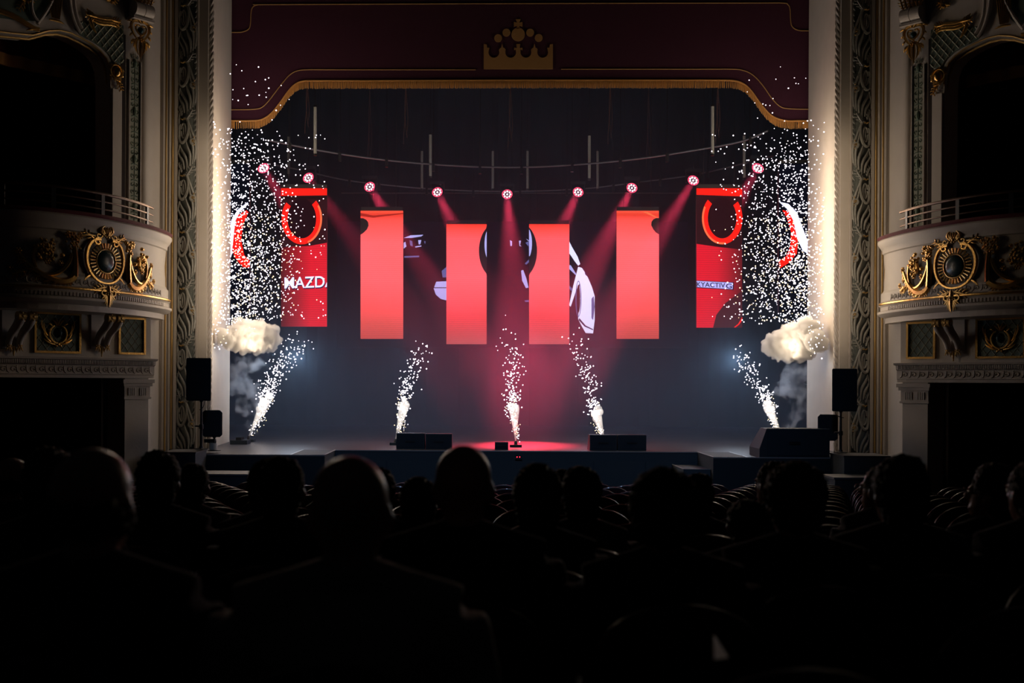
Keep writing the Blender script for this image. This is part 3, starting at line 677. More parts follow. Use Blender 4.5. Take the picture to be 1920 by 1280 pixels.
    for f_ in (1, -1):                       # the two sprays of rinceaux
        mb = MB(); o_ = Orn(mb, BM, uc + f_ * 0.07, zcc, 1.0, f_); o_.ku = 1.08 if f_ > 0 else 0.95
        o_.line(bez([(0.47, 0.16), (0.44, -0.05), (0.46, -0.28)], 10), taper(10, 0.038, 0.055, 0.042), 0.05)
        o_.line(bez([(0.44, -0.10), (0.50, -0.26), (0.56, -0.36)], 8), taper(8, 0.03, 0.012), 0.05)
        o_.line(bez([(0.46, -0.28), (0.60, -0.46), (0.96, -0.36), (1.18, 0.02)], 20), taper(20, 0.055, 0.02, 0.065), 0.045)
        o_.line(bez([(0.50, 0.06), (0.54, -0.18), (0.78, -0.40), (1.02, -0.20)], 16), taper(16, 0.028, 0.015, 0.045), 0.045)
        o_.line(bez([(0.98, -0.18), (1.12, 0.12), (0.86, 0.32), (0.70, 0.14), (0.74, -0.10), (0.90, -0.04)], 22), taper(22, 0.025, 0.02, 0.052), 0.045)
        for i in range(7):
            t = i / 6; x = 0.50 + 0.62 * t; z = -0.33 - 0.09 * math.sin(PI * t) + 0.24 * t * t
            o_.acanthus((x, z), (x + 0.09, z - 0.07 + 0.08 * t), 0.09, 3, 0.05)
        o_.flower((0.46, 0.27), 0.075, 7, 0.06); o_.flower((0.56, 0.33), 0.055, 6, 0.06); o_.flower((0.38, 0.33), 0.045, 6, 0.06); o_.flower((0.50, 0.17), 0.06, 6, 0.06)
        o_.flower((0.86, 0.08), 0.085, 8, 0.06); o_.flower((0.84, -0.08), 0.05, 6, 0.06); o_.flower((0.66, -0.10), 0.045, 6, 0.05); o_.blob((0.64, 0.02), 0.04, 0.05)
        for i in range(44):
            a = random.uniform(0, 2 * PI); r = random.uniform(0.03, 0.19); o_.blob((0.86 + r * math.cos(a) * 0.8, 0.10 + r * math.sin(a)), random.uniform(0.018, 0.034), random.uniform(0.04, 0.07))
        for i in range(26): o_.blob((random.uniform(0.38, 0.60), random.uniform(0.14, 0.38)), random.uniform(0.016, 0.03), 0.06)
        for i in range(8): t = i / 7; o_.leaf((1.02 + 0.16 * t, -0.16 + 0.18 * t), (1.12 + 0.16 * t, -0.22 + 0.26 * t), 0.024, 0.3, 0.045)
        o_.flower((1.20, 0.05), 0.05, 6, 0.05); o_.flower((1.30, -0.20), 0.045, 6, 0.05); o_.acanthus((1.10, -0.24), (1.28, -0.30), 0.08, 4, 0.05); o_.line(spiral(1.16, -0.30, 0.07, 0.015, 0, 1.7 * PI, 10), 0.018, 0.05)
        mb.build('leaf_spray', GOLD, bal)
    # railings
    rl = [zb(399), zb(412), zb(425)]
    ra, rb = 0.74, cum[-1] - 0.2
    for i, z in enumerate(rl):
        MB().tube([BM(u, z, -0.06) for u in np.linspace(ra - 0.08, rb, 60)], 0.024 if i == 0 else 0.014, 8).build('rail', BRASS, bal)
    for px_ in (276, 192, 100, 5):
        u, _ = BAT(px_, 420, -0.06)
        MB().mbox(BM, u - 0.035, u + 0.035, zb(438), rl[0] - 0.01, -0.075, -0.045).build('rail_post', STEEL, bal, False)
    MIR[0] = 1

half('left'); half('right')

# ------------------------------------------------------------------ valance with crown
VYY = 22.62
VM = lambda a, b, d: (lambda q: (q[0], q[1] - d, q[2]))(P(a, b, VYY))
va = thing('valance', 'burgundy velvet stage valance with gold fringe and embroidered crown', 'curtain', P(972, 168, VYY))
def smooth_curve(pts, n=8):
    out = []
    for i in range(len(pts) - 1):
        p0 = pts[max(i - 1, 0)]; p1 = pts[i]; p2 = pts[i + 1]; p3 = pts[min(i + 2, len(pts) - 1)]
        for t in np.linspace(0, 1, n, endpoint=False):
            out.append(tuple(0.5 * ((2 * p1[k]) + (-p0[k] + p2[k]) * t + (2 * p0[k] - 5 * p1[k] + 4 * p2[k] - p3[k]) * t * t + (-p0[k] + 3 * p1[k] - 3 * p2[k] + p3[k]) * t ** 3) for k in (0, 1)))
    out.append(pts[-1]); return out
LB = smooth_curve([(405, 227), (440, 227), (470, 227), (490, 225), (508, 214), (524, 195), (540, 173), (552, 160), (568, 153), (600, 152), (700, 152), (972, 151), (1250, 151), (1340, 151), (1375, 152), (1394, 158), (1408, 171), (1424, 193), (1440, 212), (1455, 222), (1475, 227), (1500, 227), (1550, 227)])
MB().prism([(405, -60)] + LB + [(1550, -60)], VM, -0.02, 0.0).build('velvet_panel', VALANCE, va, False)
mb = MB(); hd = MB()
path = []
for a, b in zip(LB, LB[1:]):
    n = max(1, int(math.hypot(b[0] - a[0], b[1] - a[1]) / 2.1))
    for t in range(n): path.append((a[0] + (b[0] - a[0]) * t / n, a[1] + (b[1] - a[1]) * t / n))
for i, (x, y) in enumerate(path):
    L = 14.5 + random.uniform(-0.9, 0.9); j = random.uniform(-0.5, 0.5)
    mb.tube([VM(x, y, 0.02), VM(x + j * 0.5, y + L * 0.5, 0.03), VM(x + j, y + L, 0.022 + random.uniform(-0.006, 0.006))], [0.0105, 0.0115, 0.008], 4)
o = mb.build('fringe', FRINGE, va, kind='stuff')
MB().tube([VM(a, b, 0.02) for a, b in LB], 0.018, 6).build('fringe_heading', FRINGE, va)
def piping(pts): MB().tube([VM(a, b, 0.012) for a, b in smooth_curve(pts, 6)], 0.0105, 5).build('gold_piping', APPL, va)
piping([(405, 206), (440, 206), (478, 205), (492, 201), (505, 188), (525, 162), (542, 142), (558, 133), (580, 131), (640, 131), (892, 131)])
piping([(1550, 205), (1510, 205), (1478, 204), (1463, 200), (1448, 186), (1428, 158), (1410, 140), (1392, 132), (1370, 130), (1300, 130), (1052, 130)])
piping([(405, 61), (440, 61), (456, 60), (467, 54), (470, 42), (471, 24), (474, 14), (484, 9.5), (520, 9), (972, 7), (1400, 6), (1466, 6), (1477, 9), (1481, 18), (1482, 38), (1485, 50), (1496, 57), (1515, 58), (1550, 58)])
# crown emblem
def arc(cx, cy_, r, a0, a1, n=10): return [(cx + r * math.cos(a), cy_ + r * math.sin(a)) for a in np.linspace(a0, a1, n)]
def cut(cx): return arc(cx, 98.5, 10.2, PI + 0.55, -0.55, 14)[0:] if False else [(cx - 10.2 * math.cos(a), 98.5 + 10.2 * math.sin(a)) for a in np.linspace(-0.35, PI + 0.35, 14)]
cr = [(907, 130), (907, 83), (910.5, 83.5), (912.5, 84), (913.5, 90), (917.5, 90)] + cut(926) + \
     [(936, 93), (938, 90.5), (939.5, 90), (941.5, 82), (943.5, 90), (945.5, 90.5), (948, 93)] + cut(957.5)[1:] + \
     [(967.5, 93), (964, 94.5), (964, 90), (969, 90.5), (968, 83), (975.5, 83), (974.5, 90.5), (979.5, 90), (979.5, 94.5), (976, 93)] + cut(986)[1:] + \
     [(996, 93), (998.5, 90.5), (1000, 90), (1002, 82), (1004, 90), (1006, 90.5), (1008, 93)] + cut(1017.5)[1:] + \
     [(1026, 90), (1030, 90), (1031, 84), (1033, 83.5), (1036.5, 83), (1036.5, 130)]
MB().prism(cr, VM, 0.0, 0.02).build('crown_band', APPL, va, False)
for cx, cyy, r in ((934, 72, 7.3), (949.5, 61.5, 7.3), (971.5, 65, 12.6), (994, 61.5, 7.3), (1010, 71.5, 7.3)):
    MB().prism([(cx + r * math.cos(a), cyy + r * math.sin(a)) for a in np.linspace(0, 2 * PI, 25)[:-1]], VM, 0.0, 0.02).build('crown_ball', APPL, va, False)
MB().prism([(967, 36.5), (976, 36.5), (973.5, 43), (979.5, 41.5), (979.5, 50.5), (973.5, 48.5), (975, 54), (968, 54), (969.5, 48.5), (963.5, 50.5), (963.5, 41.5), (969.5, 43)], VM, 0.0, 0.02).build('crown_cross', APPL, va, False)
o = MB().box((-6.6, 22.66, 8.75), (6.6, 22.74, 11)).build('valance_lining', BLACKC, va, False)

# ------------------------------------------------------------------ LED screens
def pmap(Y): return lambda a, b, d: (lambda q: (q[0], q[1] - d, q[2]))(P(a, b, Y))
def screen(x0, y0, x1, y1, Y, label, stops, strength=1.35, group='hanging upright screens', sm=None):
    M = pmap(Y); c = P((x0 + x1) / 2, y1, Y)
    t = thing('led_screen', label, 'screen', c, group)
    z0, z1 = P(x0, y1, Y)[2] - c[2], P(x0, y0, Y)[2] - c[2]
    MB().prism([(x0, y0), (x1, y0), (x1, y1), (x0, y1)], M, -0.09, -0.002).build('housing', BLKPL, t, False)
    m = sm or screen_mat('screen_picture', stops, strength, z0, z1)
    MB().prism([(x0, y0), (x1, y0), (x1, y1), (x0, y1)], M, -0.002, 0.0).build('display', m, t, False)
    MB().prism([(x0 + 1, y0 - 7), (x1 - 1, y0 - 7), (x1 - 1, y0 - 0.5), (x0 + 1, y0 - 0.5)], M, -0.10, 0.04).build('hanging_bar', STEEL, t, False)
    for xx in (x0 + 14, x1 - 14):
        a = P(xx, y0 - 6, Y); MB().tube([(a[0], a[1] + 0.05, a[2]), (a[0], a[1] + 0.05, 10.9)], 0.006, 5).build('suspension_wire', STEEL, t)
    return t, M
def decal(t, M, poly, m, d=0.004, name='picture_shape'): return MB().prism(poly, M, 0.0015, d).build(name, m, t, False)
PINK = [(0.0, (0.52, 0.060, 0.052)), (0.12, (0.70, 0.075, 0.065)), (0.25, (0.98, 0.085, 0.085)), (0.45, (1.0, 0.115, 0.125)), (0.75, (1.0, 0.12, 0.13)), (0.93, (0.95, 0.075, 0.060)), (0.97, (0.72, 0.04, 0.02)), (1.0, (0.85, 0.08, 0.04))]
PINK2 = [(0.0, (0.48, 0.085, 0.085)), (0.10, (0.62, 0.060, 0.060)), (0.22, (0.86, 0.055, 0.060)), (0.35, (1.0, 0.085, 0.10)), (0.55, (1.0, 0.12, 0.145)), (0.88, (1.0, 0.10, 0.11)), (0.97, (0.95, 0.06, 0.04)), (1.0, (0.75, 0.035, 0.02))]
t, M = screen(676, 395, 756, 635, 27.0, 'tall red screen second from the left group, black notch on its left edge', PINK)
decal(t, M, [(676, 409), (681, 409), (687, 412), (690.5, 417), (691, 423), (688, 430), (682, 436), (676, 440)], BLKS)
decal(t, M, [(676, 399), (700, 404), (756, 399), (756, 401), (700, 408), (676, 405)], emis('screen_deep_red', (0.45, 0.02, 0.012), 1.0))
t, M = screen(1156, 395, 1235.5, 635, 27.0, 'tall red screen in the right group with a black notch on its right edge', PINK)
decal(t, M, [(1235.5, 409), (1231, 408.5), (1225, 411), (1221.5, 416), (1221, 422), (1225, 430), (1230, 436), (1235.5, 439)], BLKS)
decal(t, M, [(1205, 397), (1214, 397), (1235.5, 409), (1230, 408.5)], NEONO)
t, M = screen(837, 420, 912.5, 645, 28.5, 'tall red screen left of centre with a black oval cut on its right edge', PINK2)
ov = lambda cx, cy_, rx, ry, a0, a1, n=16: [(cx + rx * math.cos(a), cy_ + ry * math.sin(a)) for a in np.linspace(a0, a1, n)]
decal(t, M, [(912.5, 424)] + ov(931, 470, 33, 52, PI * 1.32, PI * 0.70) + [(912.5, 516)], BLKS)
decal(t, M, [(912.5, 433)] + ov(918, 458, 9.5, 30, PI * 1.30, PI * 0.70, 10) + [(912.5, 481)], LAV, 0.008)
t, M = screen(992, 420, 1067.5, 645, 28.5, 'tall red screen right of centre with a black oval cut on its left edge', PINK2)
decal(t, M, [(992, 424)] + ov(975, 470, 32, 52, -PI * 0.32, PI * 0.30) + [(992, 516)], BLKS)
decal(t, M, [(992, 430)] + ov(987, 456, 10.5, 30, -PI * 0.30, PI * 0.30, 10) + [(992, 480)], LAV, 0.008)
def ring(cx, cy_, rx, ry, wd, a0, a1, n=26):
    return [(cx + rx * math.cos(a), cy_ + ry * math.sin(a)) for a in np.linspace(a0, a1, n)] + [(cx + (rx - wd) * math.cos(a), cy_ + (ry - wd) * math.sin(a)) for a in np.linspace(a1, a0, n)]
def text_decal(t, Y, s, px, py, hpx, wpx, m, name, clip=None, slant=0.0, d=0.012):
    cu = bpy.data.curves.new('t', 'FONT'); cu.body = s; cu.size = 1; cu.extrude = 0.0; cu.offset = 0.012
    o = bpy.data.objects.new('t', cu); COL.objects.link(o); dg = bpy.context.evaluated_depsgraph_get(); dg.update()
    me = bpy.data.meshes.new_from_object(o.evaluated_get(dg)); bpy.data.objects.remove(o)
    v = np.array([q.co[:] for q in me.vertices]); x0, x1, y0, y1 = v[:, 0].min(), v[:, 0].max(), v[:, 1].min(), v[:, 1].max()
    org = WLOC[t.name]
    for q in me.vertices:
        a = (q.co.x - x0) / (x1 - x0); b = (q.co.y - y0) / (y1 - y0)
        pt = P(px + a * wpx, py + slant * a - b * hpx, Y); q.co = Vector((pt[0], pt[1] - d, pt[2])) - Vector(org)
    if clip:
        bm = bmesh.new(); bm.from_mesh(me); cxw = P(clip[0], py, Y)[0] - org[0]
        bmesh.ops.bisect_plane(bm, geom=bm.verts[:] + bm.edges[:] + bm.faces[:], plane_co=(cxw, 0, 0), plane_no=(clip[1], 0, 0), clear_outer=True); bm.to_mesh(me); bm.free()
    me.name = name; me.materials.clear(); me.materials.append(m); o = bpy.data.objects.new(name, me); COL.objects.link(o); o.parent = t; return o
def grad_x(name, stops, x0, x1, Y, cx):
    a, b = P(x0, 500, Y)[0] - cx, P(x1, 500, Y)[0] - cx; return screen_mat(name, stops, 1.0, a, b, axis=0, lines=0.10)
# outer screens with the tail light
t, M = screen(527, 353, 613, 612, 25.0, 'screen left of the red ones showing a ring shaped tail light and badge lettering', None, sm=BRNS)
decal(t, M, [(527, 353), (613, 353), (613, 366), (527, 367)], NEON)
decal(t, M, [(527, 369), (613, 367.5), (613, 373), (527, 374)], emis('screen_warm_black', (0.012, 0.004, 0.004), 1))
decal(t, M, ring(566, 410, 38, 48, 11, -0.25 * PI, 1.22 * PI), NEON, 0.005)
decal(t, M, ring(566, 410, 38, 48, 3.5, -0.18 * PI, 0.40 * PI, 16), NEONO, 0.008)
decal(t, M, ring(566, 409, 27, 37, 27, 0, 2 * PI - 0.01), emis('screen_maroon_black', (0.012, 0.002, 0.004), 1), 0.003)
decal(t, M, [(527, 465), (545, 462), (580, 461), (613, 455), (613, 612), (527, 612)], grad_x('screen_car_paint', [(0, (0.10, 0.008, 0.01)), (0.35, (0.38, 0.012, 0.02)), (0.65, (0.80, 0.012, 0.028)), (1.0, (0.80, 0.014, 0.03))], 527, 613, 25.0, WLOC[t.name][0]))
text_decal(t, 25.0, 'MAZDA', 533.5, 541, 21, 95, LAVB, 'badge_lettering', clip=(613, 1), slant=-3.5)
text_decal(t, 25.0, 'MAZDA', 534.5, 543, 21, 95, INK, 'lettering_shadow', clip=(613, 1), slant=-3.5, d=0.008)
t, M = screen(1306, 353, 1391.5, 614, 25.0, 'screen right of the red ones showing a ring shaped tail light and silver badge strip', None, sm=BRNS)
decal(t, M, [(1306, 353), (1391.5, 353), (1391.5, 368), (1306, 365)], NEON)
decal(t, M, ring(1354, 409, 38, 49, 11, -0.22 * PI, 1.25 * PI), NEON, 0.005)
decal(t, M, ring(1354, 409, 38, 49, 3.5, 0.45 * PI, 1.15 * PI, 16), NEONO, 0.008)
decal(t, M, ring(1354, 408, 27, 38, 27, 0, 2 * PI - 0.01), emis('screen_maroon_black2', (0.020, 0.004, 0.006), 1), 0.003)
decal(t, M, [(1306, 457), (1340, 462), (1391.5, 468), (1391.5, 614), (1306, 614)], grad_x('screen_car_paint2', [(0, (0.85, 0.012, 0.03)), (0.45, (0.75, 0.014, 0.03)), (0.8, (0.33, 0.012, 0.02)), (1.0, (0.12, 0.01, 0.014))], 1306, 1391.5, 25.0, WLOC[t.name][0]), 0.004)
decal(t, M, [(1337, 614), (1343, 590), (1360, 568), (1391.5, 545), (1391.5, 614)], emis('screen_dark_wine', (0.07, 0.012, 0.016), 1), 0.006)
decal(t, M, ring(1340, 568, 52, 52, 2.2, 0.18 * PI, 0.40 * PI, 8), NEON, 0.008) if False else decal(t, M, [(1391.5, 594), (1391.5, 600), (1386, 608), (1379, 613.5), (1376, 613.5), (1384, 607)], NEON, 0.010)
decal(t, M, [(1306, 525.5), (1376, 529), (1375.5, 543.5), (1306, 539.5)], emis('screen_badge_edge', (0.02, 0.004, 0.02), 1), 0.006)
decal(t, M, [(1306, 526.5), (1374, 530), (1373.5, 542), (1306, 538)], LAV, 0.009)
text_decal(t, 25.0, 'SKYACTIV', 1299.5, 537, 9, 60, INK, 'badge_lettering', clip=(1306, -1), slant=2.6, d=0.013)
text_decal(t, 25.0, 'G', 1361, 540.5, 9, 11, INK, 'badge_lettering', slant=0.4, d=0.013)
# outermost screens, mostly behind the proscenium
t, M = screen(376, 307, 468, 588, 23.2, 'outermost screen at the left edge of the opening behind the sparks', None, sm=emis('screen_near_black', (0.004, 0.004, 0.008), 1))
decal(t, M, [(428, 440), (434, 412), (446, 393), (464, 379), (466, 382), (450, 397), (441, 415), (438, 445), (434, 480), (424, 500)], LAVB, 0.006)
decal(t, M, [(462, 394), (466, 398), (456, 420), (452, 450), (458, 478), (468, 489), (468, 502), (455, 500), (440, 482), (434, 460), (437, 430), (446, 404)], NEON, 0.004)
t, M = screen(1460, 307, 1552, 588, 23.2, 'outermost screen at the right edge of the opening behind the sparks', None, sm=emis('screen_near_black2', (0.004, 0.004, 0.008), 1))
decal(t, M, [(1460, 378), (1478, 382), (1494, 398), (1504, 425), (1516, 455), (1522, 480), (1505, 470), (1494, 445), (1488, 415), (1476, 392)], LAVB, 0.006)
decal(t, M, [(1467, 394), (1478, 396), (1490, 420), (1496, 450), (1494, 475), (1480, 492), (1462, 503), (1460, 490), (1474, 480), (1482, 462), (1483, 435), (1476, 410)], NEON, 0.004)
# wide dark screen at the back
M = pmap(30.2); t = thing('back_screen', 'wide dark screen at the back showing a dim lavender car picture', 'screen', P(960, 652, 30.2))
MB().prism([(632, 415), (1290, 415), (1290, 652), (632, 652)], M, -0.12, -0.002).build('housing', BLKPL, t, False)
MB().prism([(632, 415), (1290, 415), (1290, 652), (632, 652)], M, -0.002, 0.0).build('display', emis('screen_dark_blue', (0.0008, 0.001, 0.003), 1.0), t, False)
for xx in (700, 960, 1220): a = P(xx, 416, 30.25); MB().tube([a, (a[0], a[1], 10.9)], 0.008, 4).build('suspension_wire', STEEL, t)
for pl, m_ in (([(757, 446), (770, 441), (794, 440), (790, 443), (772, 446)], LAV), ([(757, 455), (760, 453), (762, 462), (757, 466)], LAV), ([(768, 450), (773, 452), (774, 462), (769, 460)], LAVD), ([(778, 462), (790, 460), (790, 462), (779, 464)], LAV),
               ([(784, 450), (790, 450), (788, 458), (785, 458)], LAV), ([(795, 452), (798, 452), (797, 458)], LAVD),
               ([(758, 480), (786, 479), (786, 482), (758, 483)], LAVD),
               ([(828, 508), (837, 500), (837, 520), (830, 520)], LAVD), ([(818, 528), (837, 527), (837, 538.5), (814, 538.5)], LAV), ([(813, 540), (837, 540), (837, 563), (826, 560), (817, 552)], LAV),
               ([(956, 450), (960, 452), (960, 461), (957, 461)], LAV), ([(973, 451), (977, 451), (975, 459), (978, 462), (974, 461)], LAV), ([(986, 447), (992, 451), (992, 453)], LAV), ([(985, 455), (992, 452), (991, 462)], LAVD), ([(984, 494), (992, 486), (992, 491), (987, 496)], LAVD),
               ([(977, 507), (981, 506), (987, 522), (991, 539), (986, 540), (979, 526)], LAV), ([(983, 563), (992, 562), (992, 566), (985, 566)], LAVD),
               ([(1066, 450), (1072, 462), (1083, 481), (1088, 495), (1084, 498), (1077, 489), (1069, 477), (1066, 474)], LAVB),
               ([(1066, 497), (1070, 497), (1080, 513), (1080, 516), (1066, 503)], LAV), ([(1066, 534), (1073, 541), (1072, 546), (1066, 540)], LAVD),
               ([(1084, 500), (1091, 502), (1100, 515), (1110, 538), (1115, 555), (1115, 600), (1112, 625), (1098, 624), (1090, 610), (1084, 598), (1086, 560), (1087, 530), (1080, 545), (1070, 575), (1067, 572), (1075, 535)], LAVB)):
    decal(t, M, pl, m_, 0.004)
decal(t, M, ring(1084.5, 560, 5.5, 34, 1.6, 0, 2 * PI - 0.01), LAVD, 0.010); decal(t, M, ring(1084.5, 560, 3.4, 26, 3.3, 0, 2 * PI - 0.01), BLKS, 0.008)
decal(t, M, [(1086, 596), (1098, 610), (1112, 617), (1112, 619), (1096, 612), (1085, 600)], INK, 0.010); decal(t, M, [(1109, 560), (1113, 555), (1115, 575), (1112, 600), (1109, 596)], LAVD, 0.010)
decal(t, M, [(1096, 508), (1101, 511), (1101, 518), (1097, 514)], INK, 0.010)

# ------------------------------------------------------------------ rigging over the stage
def curved_pipe(pts, Yc, bow, r, label):
    q = []
    for x, y in smooth_curve(pts, 8):
        t_ = (x - 960) / 400; q.append(P(x, y, Yc - bow * t_ * t_))
    t = thing('lighting_pipe', label, 'pipe', q[len(q) // 2])
    MB().tube(q, r, 8).build('tube', PIPE, t)
    for i in range(4, len(q) - 4, 7):
        MB().box((q[i][0] - 0.03, q[i][1] - 0.05, q[i][2] - 0.16), (q[i][0] + 0.03, q[i][1] + 0.05, q[i][2] + 0.03)).build('clamp', STEEL, t, False)
        MB().tube([q[i], (q[i][0], q[i][1], 10.9)], 0.006, 4).build('suspension_wire', STEEL, t)
    return q
curved_pipe([(500, 262), (600, 282), (700, 297), (800, 307), (900, 312.5), (990, 313), (1100, 307), (1200, 297), (1300, 282), (1390, 265), (1440, 245)], 26.0, 1.9, 0.022, 'upper curved lighting pipe hung high across the stage')
curved_pipe([(470, 300), (560, 318), (640, 336), (700, 344), (800, 353.5), (900, 358), (1000, 358), (1100, 353), (1200, 341), (1300, 328), (1400, 305), (1450, 292)], 30.0, 2.3, 0.020, 'lower curved lighting pipe carrying the red spotlights')
mb = MB().tube([P(640, 362, 30.1), P(1280, 362, 30.1)], 0.018, 6); solo(mb, 'straight_pipe', PIPE, 'thin straight pipe just below the curved pipes at the back', 'pipe')
TB = [(591, 199, 290, 23.4), (541, 255, 328, 28.0), (791, 282, 355, 29.2), (807, 251, 332, 26.3), (924, 282, 355, 29.2), (989, 282, 355, 29.2), (1105, 253, 336, 25.9), (1120.5, 282, 355, 29.2), (1336, 198, 290, 23.4), (1395.5, 253, 335, 26.3)]
TBL = ['first and highest on the left', 'far left, half hidden by sparks', 'left pair, lower one', 'left pair, higher one', 'left of the stage centre', 'right of the stage centre', 'right pair, higher one', 'right pair, lower one', 'last high one on the right', 'far right, beside the sparks']
for (x, y0, y1, Y), lb in zip(TB, TBL):
    a, b = P(x, y0, Y), P(x, y1, Y)
    t = thing('light_tube', 'unlit pale upright light tube, ' + lb, 'light', b, 'unlit tubes hung over the stage')
    MB().tube([a, b], 0.033, 8).build('tube', TUBEW, t)
    for q in (a, b): MB().tube([(q[0], q[1], q[2] - 0.02), (q[0], q[1], q[2] + 0.02)], 0.037, 8).build('end_cap', STEEL, t)
    MB().tube([a, (a[0], a[1], 10.9)], 0.005, 4).build('suspension_wire', STEEL, t)
for x, y1, Y, lb in ((760, 270, 24.0, 'left of the crown'), (956, 278, 24.2, 'under the crown'), (1143, 270, 24.0, 'right of the crown'), (1345, 270, 23.6, 'beside the high right tube'), (575, 250, 23.6, 'beside the high left tube'), (692, 315, 27.0, 'above the left spotlights'), (1215, 315, 27.0, 'above the right spotlights')):
    mb = MB(); top = P(x, 120, Y)
    for k in range(3):
        pts = []
        for i in range(12):
            tt = i / 11; q = P(x + 3.5 * math.sin(tt * 5 + k * 2) * tt + k, 120 + (y1 - 120 - 12 * k) * tt, Y); pts.append(q)
        mb.tube(pts, 0.006, 4)
    solo(mb, 'hanging_cable', WIREM, 'thin tangled cables hanging over the stage ' + lb, 'cable')

LAMPS = [(494, 315, 26.3), (578, 333, 27.7), (693, 350, 29.0), (820, 360, 29.7), (951, 364, 30.0), (1084, 360, 29.7), (1185, 352, 29.0), (1300, 338, 27.7), (1421, 315, 26.3)]
ORD = ['leftmost, among the sparks', 'second from the left', 'third from the left', 'fourth from the left', 'middle one, on the stage axis', 'fourth from the right', 'third from the right', 'second from the right', 'rightmost, among the sparks']
for i, ((x, y, Y), od) in enumerate(zip(LAMPS, ORD)):
    p = Vector(P(x, y, Y)); tgt = Vector(P((806, 950, 985, 1040, 985, 870, 950, 1000, 1130)[i], 833, 22.0))
    dr = (tgt - p).normalized()
    t = thing('stage_spotlight', 'round multi-lens moving spotlight throwing a red beam, ' + od, 'spotlight', tuple(p), 'red moving spotlights over the stage')
    R = dr.to_track_quat('Z', 'Y').to_matrix()
    def L(v): q = R @ Vector(v) + p; return tuple(q)
    hb = MB(); prof = [(0.06, -0.26), (0.11, -0.24), (0.135, -0.12), (0.15, 0.0), (0.15, -0.005)]
    vs = []; sg = 16
    for r, h in prof:
        for k in range(sg): vs.append(L((r * math.cos(2 * PI * k / sg), r * math.sin(2 * PI * k / sg), h)))
    hb.add(vs, [(a * sg + k, a * sg + (k + 1) % sg, (a + 1) * sg + (k + 1) % sg, (a + 1) * sg + k) for a in range(4) for k in range(sg)] + [tuple(range(sg)), tuple(4 * sg + k for k in range(sg))])
    hd_ = hb.build('lamp_head', BLKPL, t)
    for k in range(9):
        a = 2 * PI * (k - 1) / 8; rr = 0 if k == 0 else 0.085
        MB().ball(L((rr * math.cos(a), rr * math.sin(a), 0.008)), 0.026).build('lens', LEDW, hd_)
    rg = MB().tube([L((0.128 * math.cos(a), 0.128 * math.sin(a), 0.006)) for a in np.linspace(0, 2 * PI, 21)[:-1]], 0.010, 5, closed=True); rg.build('lens_ring', LEDR, hd_)
    yk = MB()
    for sg_ in (-1, 1): yk.box((p.x + sg_ * 0.17 - 0.015, p.y - 0.04, p.z - 0.06), (p.x + sg_ * 0.17 + 0.015, p.y + 0.04, p.z + 0.20))
    yk.build('yoke', STEEL, t, False)
    MB().tube([(p.x, p.y, p.z + 0.26), (p.x, p.y, 10.9)], 0.006, 4).build('safety_wire', STEEL, t)
    MB().box((p.x - 0.19, p.y - 0.08, p.z + 0.20), (p.x + 0.19, p.y + 0.08, p.z + 0.27)).build('base_box', BLKPL, t, False)
    pw = (7500, 3800, 9500, 7500, 8000, 7500, 9500, 8500, 7500)[i]
    sl = light('SPOT', 'spotlight_beam', tuple(p + dr * 0.04), pw, (1.0, 0.035, 0.075), spot_size=math.radians(12.5), spot_blend=0.7, shadow_soft_size=0.10)
    sl.rotation_euler = dr.to_track_quat('-Z', 'Y').to_euler()

